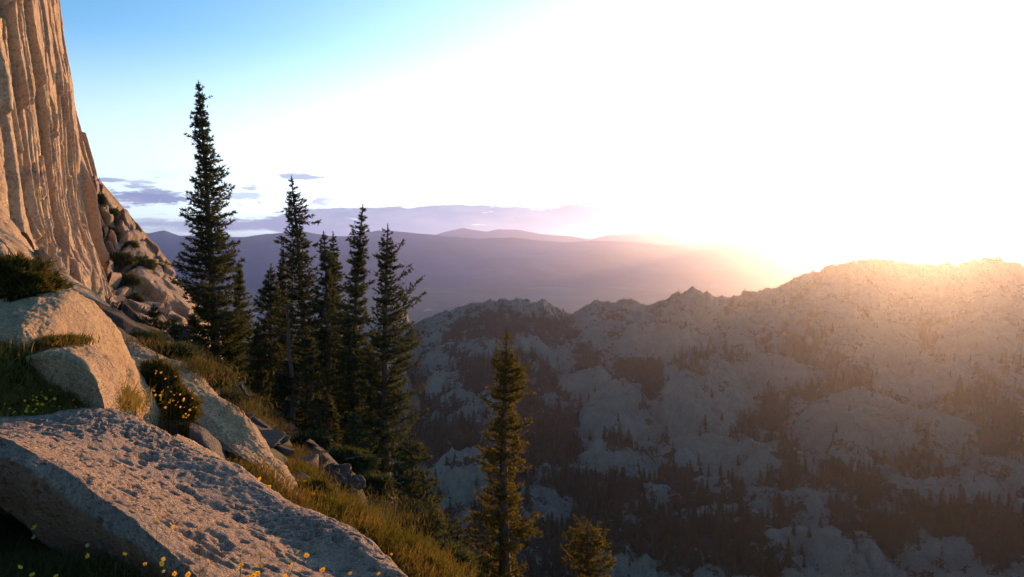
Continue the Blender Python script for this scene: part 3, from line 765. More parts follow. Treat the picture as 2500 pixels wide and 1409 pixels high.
b5 = boulder('boulder', [
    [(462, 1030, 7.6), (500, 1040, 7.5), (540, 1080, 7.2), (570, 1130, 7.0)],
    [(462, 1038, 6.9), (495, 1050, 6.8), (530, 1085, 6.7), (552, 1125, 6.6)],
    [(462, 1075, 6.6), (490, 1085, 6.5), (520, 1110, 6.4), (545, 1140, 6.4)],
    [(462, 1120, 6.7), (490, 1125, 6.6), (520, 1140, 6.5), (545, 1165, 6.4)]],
    60, 60, M['granite_grey_shaded'], 'smooth grey rock in the shade under the whaleback boulder', .03, .008, 63)
# slabs at the foot of the cliff
s1 = boulder('slab', [
    [(-160, 480, 22), (0, 515, 20), (43, 560, 19), (85, 615, 18), (119, 670, 17), (150, 730, 16)],
    [(-160, 470, 19), (0, 521, 17), (43, 568, 16.2), (85, 623, 15.4), (119, 677, 14.6), (150, 740, 14)],
    [(-160, 520, 16.5), (-20, 552, 15), (22, 596, 14.4), (62, 645, 13.7), (96, 700, 13), (130, 760, 12.5)],
    [(-160, 560, 15.3), (-30, 580, 14), (0, 592, 13.6), (32, 626, 13.1), (64, 668, 12.6), (100, 740, 12)],
    [(-160, 640, 15.5), (-30, 640, 14.2), (0, 650, 13.8), (32, 680, 13.3), (64, 720, 12.8), (100, 780, 12.2)]],
    140, 220, M['granite_warm'], 'long tilted slab running down from the left edge to the cliff foot', .12, .03, 73, sharp=(3,), fsc=2.0)
s0 = boulder('slab', [
    [(-160, 590, 13.5), (0, 598, 12.6), (30, 636, 12.2), (52, 672, 11.8), (80, 730, 11.2)],
    [(-160, 590, 12.8), (0, 604, 11.8), (26, 640, 11.4), (48, 676, 11.0), (70, 730, 10.6)],
    [(-160, 680, 11.3), (0, 690, 10.8), (30, 720, 10.5), (60, 770, 10.2)],
    [(-160, 760, 10.8), (0, 770, 10.5), (30, 790, 10.2), (60, 800, 10.0)]],
    70, 110, M['granite_warm'], 'lowest tilted slab at the left edge, just above the green shrub', .08, .02, 83, fsc=1.6)


def prism_rock(name, cor, mat, label, cut=14, amp=.10, seed=1, cat='boulder'):
    """angular block: cor is two rings (top then bottom) of corner points; subdivided and roughened"""
    import bmesh
    bm = bmesh.new()
    vs = [bm.verts.new(Vector(P(*c))) for c in cor]
    bmesh.ops.convex_hull(bm, input=vs)
    for v in [v for v in bm.verts if not v.link_faces]: bm.verts.remove(v)
    bmesh.ops.bevel(bm, geom=list(bm.edges), offset=min(e.calc_length() for e in bm.edges) * .16, segments=2, affect='EDGES')
    bmesh.ops.triangulate(bm, faces=bm.faces)
    for _ in range(4):
        bmesh.ops.subdivide_edges(bm, edges=list(bm.edges), cuts=1, use_grid_fill=True)
        if len(bm.faces) > 9000: break
    bm.normal_update()
    V = np.array([v.co[:] for v in bm.verts]); N = np.array([v.normal[:] for v in bm.verts])
    size = np.ptp(V, axis=0).max()
    V = V + N * (amp * size * .25 * fbm(V / size * 2.5, 4, seed) + amp * size * .08 * fbm(V / size * 12, 4, seed + 3))[:, None]
    bm.faces.ensure_lookup_table()
    F = np.array([[v.index for v in f.verts] for f in bm.faces if len(f.verts) == 3]); bm.free()
    return tag(mesh_from(name, V, F, mat), label, cat)


def block(pts_px, d, thick, mat, label, seed, amp=.1, name='boulder'):
    """a block whose seen outline is pts_px at depth d, going thick metres back"""
    cor = [(x, y, d + (q if len(p) > 2 else 0)) for p in pts_px for x, y, q in [(p[0], p[1], p[2] if len(p) > 2 else 0)]]
    cx_ = sum(p[0] for p in pts_px) / len(pts_px); cy_ = sum(p[1] for p in pts_px) / len(pts_px)
    cor += [(cx_ + (p[0] - cx_) * .8, cy_ + (p[1] - cy_) * .8 + 6, d + thick) for p in pts_px]
    return prism_rock(name, cor, mat, label, amp=amp, seed=seed)


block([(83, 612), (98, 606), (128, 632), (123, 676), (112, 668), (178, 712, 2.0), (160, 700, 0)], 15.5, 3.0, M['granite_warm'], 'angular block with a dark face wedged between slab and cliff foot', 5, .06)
block([(40, 566), (62, 566), (78, 590), (84, 612), (74, 618), (52, 592)], 18, 2.0, M['granite_grey_shaded'], 'shadowed rock on the upper side of the tilted slab', 6, .1)
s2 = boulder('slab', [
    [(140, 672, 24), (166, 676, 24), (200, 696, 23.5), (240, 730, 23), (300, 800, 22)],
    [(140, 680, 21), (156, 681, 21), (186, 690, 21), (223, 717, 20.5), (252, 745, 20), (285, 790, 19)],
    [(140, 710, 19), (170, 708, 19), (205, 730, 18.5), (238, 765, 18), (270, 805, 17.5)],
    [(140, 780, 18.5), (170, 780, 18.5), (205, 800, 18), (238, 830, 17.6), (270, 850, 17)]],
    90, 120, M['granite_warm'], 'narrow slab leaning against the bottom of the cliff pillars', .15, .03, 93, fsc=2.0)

block([(733, 1110), (748, 1094), (775, 1098), (797, 1118), (800, 1130), (775, 1148), (750, 1140), (732, 1125)], 13.5, 1.2, M['granite_grey_shaded'], 'grey squared boulder below the bare dead trunk', 11)
block([(800, 1132), (822, 1130), (830, 1146), (814, 1178), (790, 1186), (778, 1160)], 13.0, 1.0, M['granite_grey_shaded'], 'second grey boulder of the pile, right of the squared one', 12)
block([(784, 1160), (812, 1172), (820, 1205), (800, 1220), (775, 1192)], 12.0, .8, M['granite_grey_shaded'], 'pale grey rock at the bottom of the rubble pile', 13)
block([(828, 1150), (862, 1158), (880, 1176), (868, 1192), (836, 1186), (820, 1172)], 13.5, 1.0, M['granite_grey_shaded'], 'flat dark rock leaning on the rubble pile near the reddish trunk', 14)
block([(886, 1278), (903, 1257), (922, 1256), (944, 1274), (955, 1305), (948, 1316), (920, 1305), (898, 1292)], 9.2, .7, M['granite_grey_shaded'], 'rounded grey boulder standing alone above the grass edge', 15, .07)
block([(925, 1250), (948, 1248), (965, 1268), (958, 1286), (935, 1270)], 11.5, .7, M['granite_grey_shaded'], 'dark boulder hidden behind the lone rounded one', 16, .08)
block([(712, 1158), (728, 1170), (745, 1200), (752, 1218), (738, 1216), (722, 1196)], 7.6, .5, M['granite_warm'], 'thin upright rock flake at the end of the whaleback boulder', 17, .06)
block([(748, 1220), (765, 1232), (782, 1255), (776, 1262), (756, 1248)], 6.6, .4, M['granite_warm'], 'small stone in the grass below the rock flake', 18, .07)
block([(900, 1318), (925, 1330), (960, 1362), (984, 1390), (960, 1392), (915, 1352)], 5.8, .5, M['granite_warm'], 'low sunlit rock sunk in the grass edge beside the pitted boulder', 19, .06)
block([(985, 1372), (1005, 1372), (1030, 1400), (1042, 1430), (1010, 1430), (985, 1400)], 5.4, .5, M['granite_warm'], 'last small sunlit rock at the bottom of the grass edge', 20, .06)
block([(612, 1030), (632, 1034), (652, 1048), (650, 1072), (628, 1060)], 12.0, .8, M['granite_grey_shaded'], 'grey rock peeping over the whaleback boulder', 21, .08)
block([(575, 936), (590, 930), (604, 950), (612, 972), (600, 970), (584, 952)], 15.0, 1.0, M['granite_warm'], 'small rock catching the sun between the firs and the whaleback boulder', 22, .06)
block([(545, 960), (580, 958), (605, 975), (600, 990), (560, 985)], 14.5, 1.2, M['granite_grey_shaded'], 'flat grey rock in shade beside the small sunlit one', 23, .08)
block([(540, 1000), (575, 990), (612, 1005), (600, 1022), (560, 1018)], 14.0, 1.2, M['granite_grey_shaded'], 'broad grey rock in shade, below the flat one', 24, .08)
block([(300, 812), (350, 806), (400, 815), (430, 835), (400, 850), (320, 842)], 24, 3.0, M['granite_grey_shaded'], 'long grey rock lying in shade at the cliff foot', 25, .07)
block([(410, 800), (436, 790), (462, 800), (466, 836), (440, 846), (414, 832)], 30, 3.0, M['granite_grey_shaded'], 'dark block under the end of the rocky spur', 26, .07)
block([(345, 850), (400, 846), (450, 862), (470, 882), (420, 886), (360, 866)], 19, 2.0, M['granite_grey_shaded'], 'shadowed rock just above the whaleback boulder', 27, .07)


def in_poly(x, y, poly):
    c = False; n = len(poly)
    for i in range(n):
        x1, y1 = poly[i]; x2, y2 = poly[(i + 1) % n]
        if (y1 > y) != (y2 > y) and x < (x2 - x1) * (y - y1) / (y2 - y1 + 1e-9) + x1: c = not c
    return c


def bottom_y(poly, x):
    best = -1e9; n = len(poly)
    for i in range(n):
        (x1, y1), (x2, y2) = poly[i], poly[(i + 1) % n]
        if min(x1, x2) <= x <= max(x1, x2) and x1 != x2: best = max(best, y1 + (y2 - y1) * (x - x1) / (x2 - x1))
    return best if best > -1e8 else max(p[1] for p in poly)


def bvh_of(names):
    V, F, n = [], [], 0
    for o in COL.objects:
        if o.type == 'MESH' and o.name.split('.')[0] in names:
            k = len(o.data.vertices); a = np.empty(k * 3); o.data.vertices.foreach_get('co', a)
            V.append(a.reshape(-1, 3)); F += [[i + n for i in p.vertices] for p in o.data.polygons]; n += k
    return BVHTree.FromPolygons(np.concatenate(V).tolist(), F)


BARE = [  # where the photograph shows bare rock, in picture positions
    [(-300, 1036), (0, 1022), (110, 1014), (180, 996), (262, 993), (330, 1014), (430, 1056), (560, 1126), (700, 1208), (850, 1292), (960, 1370), (1040, 1440), (1040, 1600), (420, 1600), (232, 1386), (0, 1234), (-300, 1240)],
    [(60, 780), (130, 765), (120, 718), (168, 708), (199, 728), (227, 752), (262, 784), (284, 810), (301, 842), (319, 876), (340, 916), (369, 960), (397, 1000), (424, 1052), (380, 1050), (260, 1000), (262, 985), (225, 975), (150, 958), (90, 930), (40, 920), (-60, 905), (-60, 790)],
    [(300, 838), (326, 842), (372, 858), (411, 876), (454, 898), (496, 930), (525, 965), (567, 998), (610, 1022), (638, 1048), (656, 1076), (672, 1106), (702, 1146), (722, 1182), (745, 1222), (700, 1205), (640, 1150), (560, 1118), (480, 1100), (476, 1020), (430, 930), (370, 892), (330, 885)],
    [(395, 1080), (432, 1052), (470, 1040), (500, 1044), (545, 1090), (590, 1130), (560, 1140), (480, 1100)],
    [(-160, 470), (0, 515), (43, 560), (85, 600), (128, 630), (180, 700), (180, 712), (110, 710), (70, 680), (40, 660), (-160, 640)],
    [(725, 1128), (748, 1090), (775, 1094), (830, 1128), (880, 1160), (880, 1195), (820, 1222), (780, 1195), (760, 1150)],
    [(884, 1278), (903, 1253), (922, 1252), (946, 1274), (957, 1305), (948, 1314), (915, 1296)],
]
BARE = [(b, (min(p[0] for p in b), max(p[0] for p in b))) for b in BARE]
rock_bvh = bvh_of(('boulder', 'slab'))
hill, hillV = build_hillside()

# scattered stones under the firs
def small_rock(seed):
    r = random.Random(seed); import bmesh
    bm = bmesh.new()
    vs = [bm.verts.new(Vector((r.gauss(0, 1), r.gauss(0, 1), r.gauss(0, .6))).normalized() * r.uniform(.7, 1.1)) for _ in range(14)]
    bmesh.ops.convex_hull(bm, input=vs)
    for v in [v for v in bm.verts if not v.link_faces]: bm.verts.remove(v)
    bmesh.ops.bevel(bm, geom=list(bm.edges), offset=.07, segments=1, affect='EDGES')
    bmesh.ops.triangulate(bm, faces=bm.faces)
    me = bpy.data.meshes.new('stone'); bm.to_mesh(me); bm.free(); me.materials.append(M['granite_grey_shaded'])
    return me


hill_bvh = BVHTree.FromPolygons([tuple(v) for v in hillV.reshape(-1, 3)], gridF(*hillV.shape[:2]).tolist())


def on_ground(x, y):
    h = hill_bvh.ray_cast(Vector((x, y, 120)), Vector((0, 0, -1)))
    return h[0], h[1]


def ground_px(px, py):
    d = Vector(P(px, py, 1.0)); h = hill_bvh.ray_cast(Vector((0, 0, 0)), d.normalized())
    return h[0], h[1]


rs = [small_rock(i) for i in range(6)]
R_ = random.Random(77)
for i in range(46):
    px = R_.uniform(520, 960); py = np.interp(px, [520, 960], [960, 1250]) + R_.uniform(-40, 70)
    h, n = ground_px(px, py)
    if h is None or h.length < 9: continue
    o = bpy.data.objects.new('stone', rs[i % 6]); COL.objects.link(o)
    s = R_.uniform(.08, .3); o.scale = (s, s * R_.uniform(.7, 1.2), s * R_.uniform(.5, .9)); o.location = h + Vector((0, 0, .1 * s)); o.rotation_euler = (R_.uniform(-.4, .4), R_.uniform(-.4, .4), R_.uniform(0, 6))
    tag(o, 'grey stone in the shaded rubble slope below the firs', 'stone', 'stones on the slope under the firs')


for i in range(16):
    px, py = [(735, 1180), (770, 1215), (800, 1232), (822, 1250), (850, 1275), (878, 1290), (905, 1322), (930, 1338), (962, 1345), (985, 1365), (1010, 1362), (1030, 1385), (1048, 1400), (870, 1262), (842, 1238), (760, 1190)][i]
    h, n = ground_px(px + R_.uniform(-6, 6), py + R_.uniform(-6, 6))
    if h is None: continue
    o = bpy.data.objects.new('stone', rs[i % 6]); COL.objects.link(o)
    s = R_.uniform(.05, .13); o.scale = (s * 1.3, s, s * R_.uniform(.6, .9)); o.location = h + Vector((0, 0, .25 * s)); o.rotation_euler = (R_.uniform(-.4, .4), R_.uniform(-.4, .4), R_.uniform(0, 6))
    tag(o, 'small stone half hidden in the sunlit grass slope', 'stone', 'small stones in the sunlit grass')


# ------------------------------------------------------------------ firs
class Geo:
    def __init__(s): s.V = []; s.F = []; s.M = []; s.T = []; s.n = 0
    def tris(s, V, mi, tip=0.0):                  # V: (k,3,3)
        V = np.asarray(V).reshape(-1, 3); k = len(V) // 3
        s.V.append(V); s.F.append(np.arange(s.n, s.n + 3 * k).reshape(-1, 3)); s.M.append(np.full(k, mi)); s.n += 3 * k
        s.T.append(np.broadcast_to(np.asarray(tip, float).reshape(-1, 1), (k, 3)).ravel() if np.ndim(tip) else np.full(3 * k, tip))
    def tube(s, pts, r, sides=3, mi=0):
        pts = np.asarray(pts, float); r = np.asarray(r, float); k = len(pts)
        t = np.gradient(pts, axis=0); t /= np.linalg.norm(t, axis=1, keepdims=True) + 1e-9
        ref = np.array([0, 0, 1.0]) if abs(t[0, 2]) < .8 else np.array([1.0, 0, 0])
        a = np.cross(t, ref); a /= np.linalg.norm(a, axis=1, keepdims=True) + 1e-9; b = np.cross(t, a)
        th = np.linspace(0, 2 * np.pi, sides, endpoint=False)
        V = pts[:, None] + r[:, None, None] * (np.cos(th)[None, :, None] * a[:, None] + np.sin(th)[None, :, None] * b[:, None])
        i, j = np.meshgrid(np.arange(k - 1), np.arange(sides), indexing='ij'); j2 = (j + 1) % sides
        q = np.stack([i * sides + j, i * sides + j2, (i + 1) * sides + j2, (i + 1) * sides + j], -1).reshape(-1, 4)
        F = np.concatenate([q[:, [0, 1, 2]], q[:, [0, 2, 3]]]) + s.n
        s.V.append(V.reshape(-1, 3)); s.F.append(F); s.M.append(np.full(len(F), mi)); s.n += k * sides; s.T.append(np.zeros(k * sides))
    def build(s, name, mats, parent=None, smooth=False):
        return mesh_from(name, np.concatenate(s.V), np.concatenate(s.F), mats, smooth, {'tip': np.concatenate(s.T)}, parent, np.concatenate(s.M))


def unit(v): return v / (np.linalg.norm(v, axis=-1, keepdims=True) + 1e-9)


def sprays(g, rng, base, dirs, length, width, k, mi, tip=0.0):
    """k thin needle-clump triangles about each base point, pointing along dirs"""
    m = len(base)
    b = np.repeat(base, k, 0); dd = unit(np.repeat(dirs, k, 0) + rng.normal(0, .55, (m * k, 3)))
    ln = np.repeat(np.broadcast_to(length, (m,)), k)[:, None] * rng.uniform(.6, 1.3, (m * k, 1)); wd = np.repeat(np.broadcast_to(width, (m,)), k)[:, None]
    side = unit(np.cross(dd, rng.normal(0, 1, (m * k, 3))))
    b = b + dd * ln * rng.uniform(-.2, .25, (m * k, 1))
    g.tris(np.stack([b - side * wd * .5, b + side * wd * .5, b + dd * ln], 1), mi, tip)


def fir(label, top, base, d, prof, seed=1, mat='needle', dens=1.0, bare=0.0, extra=(), lod=1.0, group=None, trunk_r=None, droop=.35, cat='fir tree', name='fir_tree', red=None, dd_base=0.0):
    rng = np.random.default_rng(seed)
    T = P(top[0], top[1], d); B = P(base[0], base[1], d + dd_base)
    gh, _ = on_ground(B[0], B[1])
    if gh is not None and gh.z < B[2] + 3: B[2] = min(B[2], gh.z) - .25
    H = T[2] - B[2]; ppm = FOC / d
    Pf = np.array(prof, float); pz = P(CX, Pf[:, 0], d)[:, 2]
    root = empty(name, tuple(B)); tag(root, label, cat, group)
    T = T - B; z0 = B[2]
    trunk_r = trunk_r or .011 * H + .04
    zz = np.linspace(0, 1, 22); bend = rng.normal(0, .012 * H, 2)
    tp = np.outer(zz, T); tp[:, 0] += bend[0] * np.sin(zz * np.pi); tp[:, 1] += bend[1] * np.sin(zz * np.pi)
    tr = trunk_r * (1 - zz) ** .9 + .012; tr[0] *= 1.5; tr[1] *= 1.1
    g = Geo(); g.tube(tp, tr, 9, 0); g.build('trunk', [M['bark']], root, True)
    ax = lambda z: np.array([np.interp(z / T[2], zz, tp[:, 0]), np.interp(z / T[2], zz, tp[:, 1]), z])
    c = Geo(); zmax = T[2]; z = zmax - .18
    low = (P(CX, Pf[-1, 0], d)[2] - z0) if not bare else zmax * bare
    low = max(low, .4)
    ord_ = np.argsort(pz)
    sz = np.clip(d / 22.0, .6, 1.6) * lod
    def rad_at(zv, a):
        L = np.interp(zv + z0, pz[ord_], Pf[ord_, 1]) / ppm; R = np.interp(zv + z0, pz[ord_], Pf[ord_, 2]) / ppm
        w = .5 + .5 * math.cos(a); return L * (1 - w) + R * w
    br = []
    # leader: dense tuft at the very top
    while z > low:
        fr = (zmax - z) / zmax
        n = rng.integers(5, 8) if fr > .05 else 4
        a0 = rng.uniform(0, 6.28); lop = .28 * math.sin(z * 1.7 + seed); lop_a = seed * 2.1 + z * .5
        if rng.random() < .07 and fr > .1: n = 2
        vary = rng.uniform(.5, 1.2)
        for i in range(n):
            a = a0 + 6.28 * i / n + rng.normal(0, .3)
            r = rad_at(z, a) * (.72 + .28 * min(1, fr / .35)) * rng.uniform(.66, 1.36) * (vary if rng.random() < .8 else 1)
            r *= 1 + lop * math.cos(a - lop_a)
            br.append((z + rng.normal(0, .05), a, max(r, .06)))
        z -= (.070 + .055 * min(1, fr * 4)) * (1.5 if fr < .08 else 1) * rng.uniform(.7, 1.3) / dens
    for (epx, epy, tx, ty) in extra:           # branches the photograph shows sticking out: root px, tip px
        e0 = P(epx, epy, d); e1 = P(tx, ty, d); br.append((e0[2] - z0, 0 if tx > epx else math.pi, abs(e1[0] - e0[0]) * 1.02, (e1[2] - e0[2])))
    for b_ in br:
        z, a, r = b_[:3]; rise = b_[3] if len(b_) > 3 else None
        o = ax(z); out = np.array([math.cos(a), math.sin(a), 0])
        fr = (zmax - z) / zmax; tk = .55 + .45 * min(1, fr / .14)
        k = 6; t = np.linspace(0, 1, k)[:, None]
        if rise is None:
            up = (.35 if fr < .06 else .12) - droop * min(1, fr * 2.2) * rng.uniform(.4, 1.3)
            path = o + out * r * t + np.array([0, 0, 1.0]) * (up * r * t + .28 * r * min(1, fr * 2 + .3) * t ** 3)
        else:
            path = o + out * r * t + np.array([0, 0, 1.0]) * (rise * t ** 1.6)
        path = path + np.cumsum(rng.normal(0, .02 * r, (k, 3)), 0) * t
        c.tube(path, (.008 + .012 * r) * (1.05 - t[:, 0]), 3, 1)
        # twigs left and right of the branch, shorter towards its end
        m = max(3, int(r / (.085 * sz)) + 1)
        s = np.clip(rng.uniform(.10 if r > .5 else 0.0, 1.0, m) ** .8, 0, 1)
        s = np.sort(np.r_[s, 1.0])
        pt = np.stack([np.interp(s, t[:, 0], path[:, j]) for j in range(3)], -1)
        tang = unit(np.gradient(path, axis=0)); tg = unit(np.stack([np.interp(s, t[:, 0], tang[:, j]) for j in range(3)], -1))
        sideways = unit(np.cross(tg, np.array([0, 0, 1.0]))) * rng.choice([-1, 1], len(s))[:, None]
        tl = np.clip(.42 * r * (1.08 - s) + .05, .05, .45) * rng.uniform(.6, 1.2, len(s))
        td = unit(tg * .8 + sideways * .75 + rng.normal(0, .2, (len(s), 3)) + np.array([0, 0, .10]))
        nseg = np.maximum(1, np.ceil(tl / (.075 * sz))).astype(int)
        idx = np.repeat(np.arange(len(s)), nseg); off = np.concatenate([np.linspace(.15, 1, q_) for q_ in nseg])
        pb = pt[idx] + td[idx] * (tl[idx] * off)[:, None]; pb[:, 2] += .12 * tl[idx] * off ** 2
        mm = 0
        if red and abs((z + z0) - red[0]) < red[1] and abs(math.cos(a) - red[2]) < red[3]: mm = 2
        tipv = np.clip(s[idx] * off, 0, 1)
        sprays(c, rng, pb, td[idx], .09 * sz * tk, .034 * sz * tk, 4, mm)
        sprays(c, rng, pt, tg, .10 * sz * tk, .032 * sz * tk, 3, mm)
    lead = np.stack([ax(zmax - v) for v in np.linspace(0, .3, 10)])
    sprays(c, rng, lead, np.tile([0, 0, 1.0], (10, 1)), .06 * sz, .018 * sz, 4, 0)
    c.build('crown', [M[mat], M['bark'], M['needle_red']], root)
    return root


fir('tallest spire-shaped fir, standing alone at the left of the group', (484, 197), (530, 950), 30,
    [(197, 8, 7), (240, 9, 9), (258, 11, 10), (290, 18, 20), (350, 28, 26), (380, 20, 30), (410, 30, 34), (470, 32, 50), (495, 45, 44), (520, 48, 46), (570, 55, 52), (600, 48, 52), (640, 76, 60), (675, 78, 62), (700, 60, 62), (720, 62, 66), (760, 50, 72), (820, 62, 80), (900, 62, 80), (950, 45, 60)],
    1, extra=((486, 245, 516, 238), (487, 300, 463, 310), (500, 480, 552, 476), (505, 660, 428, 668), (505, 700, 440, 714), (505, 530, 448, 524)), dens=1.15, droop=.3)
fir('slender fir spire tucked against the right side of the tallest fir', (583, 638), (588, 930), 33, [(638, 3, 3), (700, 11, 12), (760, 18, 25), (830, 28, 38), (930, 35, 40)], 2)
fir('ragged fir with a thin crooked top, second tallest of the group', (711, 430), (745, 1080), 27,
    [(430, 4, 4), (460, 10, 12), (480, 18, 14), (505, 26, 26), (525, 14, 30), (545, 16, 40), (560, 12, 12), (580, 26, 28), (600, 48, 36), (612, 30, 26), (640, 40, 36), (680, 45, 38), (700, 50, 40), (780, 60, 52), (900, 68, 58), (1080, 60, 60)],
    3, extra=((714, 508, 683, 516), (718, 545, 770, 543), (722, 598, 772, 600), (720, 600, 682, 602)), droop=.2)
fir('short fir at the left end of the group, lowest of the three tops there', (662, 646), (668, 1010), 28, [(646, 4, 4), (690, 20, 16), (740, 38, 24), (800, 46, 35), (900, 50, 40), (1010, 30, 30)], 4)
fir('short pointed fir between the lowest left one and the ragged fir', (692, 610), (697, 1040), 29, [(610, 3, 3), (680, 18, 20), (760, 30, 30), (900, 40, 40), (1040, 30, 30)], 5)
fir('left one of two firs with twin tops in the middle of the group', (790, 566), (795, 1110), 26, [(566, 4, 4), (620, 18, 12), (700, 26, 22), (800, 36, 36), (950, 48, 45), (1110, 40, 40)], 6)
fir('right one of two firs with twin tops in the middle of the group', (813, 568), (818, 1100), 26.8, [(568, 3, 4), (620, 10, 16), (700, 20, 28), (800, 30, 40), (950, 40, 48), (1100, 40, 40)], 7)
fir('dense fir with a blunt dark top, second from the right of the group', (886, 500), (878, 1130), 25,
    [(500, 5, 5), (530, 12, 12), (545, 20, 12), (565, 30, 22), (580, 34, 18), (600, 22, 14), (640, 30, 22), (665, 20, 26), (700, 36, 36), (780, 45, 42), (900, 55, 48), (1130, 45, 40)],
    8, dens=1.1)
fir('open fir with long upswept right branches and a reddish lower trunk', (947, 548), (945, 1232), 22,
    [(548, 4, 4), (580, 14, 14), (600, 20, 30), (640, 22, 32), (660, 26, 34), (690, 28, 36), (720, 30, 40), (780, 38, 46), (850, 50, 78), (880, 52, 84), (930, 50, 70), (1000, 50, 78), (1060, 55, 70), (1120, 40, 70), (1150, 20, 60)],
    9, extra=((952, 745, 1040, 688), (953, 760, 1041, 715), (952, 690, 1008, 660), (950, 640, 986, 590), (950, 655, 1005, 652), (950, 770, 1030, 740), (948, 625, 985, 600)), droop=.12, dens=.95, trunk_r=.13)
fir('sunlit olive fir standing by itself in front of the shaded ridge', (1238, 798), (1245, 1640), 17,
    [(798, 10, 10), (850, 22, 17), (868, 30, 20), (885, 50, 22), (898, 36, 36), (915, 30, 56), (940, 32, 58), (970, 50, 54), (985, 50, 40), (1010, 26, 34), (1040, 32, 52), (1060, 34, 48), (1080, 40, 46), (1110, 66, 44), (1140, 56, 38), (1165, 44, 30), (1200, 48, 42), (1245, 86, 42), (1262, 80, 56), (1290, 44, 72), (1310, 44, 82), (1335, 50, 52), (1360, 30, 26), (1385, 40, 40), (1409, 50, 55), (1640, 60, 60)],
    10, mat='needle_warm', extra=((1236, 878, 1192, 890), (1240, 925, 1296, 890), (1240, 1110, 1168, 1118), (1240, 1245, 1155, 1262), (1245, 1290, 1327, 1306)), droop=.22, dens=1.3, trunk_r=.15)
fir('broad sunlit treetop reaching up from the bottom edge, right of the lone olive fir', (1434, 1272), (1440, 1700), 15,
    [(1272, 14, 14), (1290, 28, 34), (1310, 45, 48), (1345, 60, 66), (1375, 58, 60), (1409, 46, 46), (1500, 40, 40), (1700, 50, 50)], 11, mat='needle_warm', dens=1.4, droop=-.25)
fir('shaded fir filling the gap right of the reddish trunk', (1000, 1050), (1030, 1440), 19, [(1050, 12, 12), (1110, 30, 36), (1150, 30, 45), (1250, 26, 45), (1330, 20, 60), (1440, 20, 60)], 12, dens=1.1)
fir('low bushy fir near the bottom edge, left of the lone olive fir', (1108, 1262), (1130, 1560), 17, [(1262, 10, 10), (1300, 40, 30), (1350, 55, 50), (1409, 60, 60), (1560, 60, 60)], 13, dens=1.2)
fir('small fir between the grass edge and the low bushy fir', (1052, 1215), (1070, 1500), 17.5, [(1215, 10, 10), (1260, 32, 28), (1330, 45, 40), (1409, 40, 50), (1500, 40, 40)], 14, mat='needle_warm', dens=1.1)
fir('low bushy fir beside the grass at the bottom edge', (1150, 1330), (1165, 1600), 15.5, [(1330, 16, 16), (1370, 38, 34), (1409, 45, 45), (1600, 50, 50)], 15, dens=1.2, mat='needle_warm')
YOUNG = ['young fir filling the gap between the twin tops and the blunt-topped fir', 'low young fir left of the dead trunk, under the leftmost short fir', 'young fir between the dead trunk and the twin tops', 'young fir in front of the gap beside the reddish trunk',
         'young fir hugging the lower left side of the tallest fir', 'young fir hugging the lower right side of the tallest fir', 'short young fir just left of the dead trunk base', 'short young fir at the foot of the twin-topped firs', 'nearest short young fir, above the rubble pile',
         'short young fir in the gap right of the tallest fir', 'dense young fir crowding the reddish trunk on its right', 'dense young fir filling the dark slope left of the lone olive fir', 'dense young fir at the bottom edge just past the grass crest']
for i, (tp_, bs_, d_, pr) in enumerate((
        ((852, 770), (850, 1130), 24.5, [(770, 5, 5), (850, 30, 30), (950, 45, 40), (1130, 40, 40)]), ((632, 790), (640, 1010), 29.5, [(790, 5, 5), (850, 25, 25), (1010, 34, 34)]),
        ((748, 800), (765, 1105), 24, [(800, 6, 6), (900, 36, 36), (1105, 45, 45)]), ((905, 850), (905, 1180), 22.6, [(850, 5, 5), (950, 40, 40), (1180, 50, 45)]),
        ((472, 770), (482, 940), 31.5, [(770, 6, 6), (830, 26, 24), (940, 34, 34)]), ((566, 770), (574, 950), 31, [(770, 6, 6), (850, 30, 28), (950, 36, 36)]), ((690, 900), (690, 1065), 24.5, [(900, 8, 8), (980, 30, 30), (1065, 40, 34)]),
        ((800, 960), (808, 1140), 22.5, [(960, 8, 8), (1040, 40, 36), (1140, 50, 44)]), ((870, 1010), (872, 1190), 20.5, [(1010, 8, 8), (1090, 36, 34), (1190, 44, 40)]), ((640, 900), (645, 1030), 27, [(900, 10, 10), (960, 30, 30), (1030, 36, 34)]), ((975, 1120), (985, 1330), 18.5, [(1120, 12, 12), (1190, 34, 44), (1330, 44, 60)]), ((1035, 1150), (1050, 1420), 18, [(1150, 12, 12), (1220, 34, 38), (1300, 44, 50), (1420, 55, 60)]), ((1078, 1290), (1090, 1500), 16.2, [(1290, 14, 14), (1350, 44, 44), (1420, 55, 55), (1500, 55, 55)]))):
    fir(YOUNG[i], tp_, bs_, d_, pr, 30 + i, group='young firs in the shaded thicket', lod=1.25, dens=1.0)
fir('small dark fir on its own in front of the cliff foot', (374, 742), (380, 852), 27, [(742, 3, 3), (775, 16, 14), (790, 30, 26), (800, 44, 40), (815, 48, 46), (835, 40, 44), (852, 30, 40)], 50, lod=.9, droop=.1)
fir('small dark fir beside the end of the rocky spur', (424, 778), (430, 856), 28, [(778, 4, 4), (810, 20, 18), (835, 28, 26), (856, 24, 24)], 51, lod=1.0)


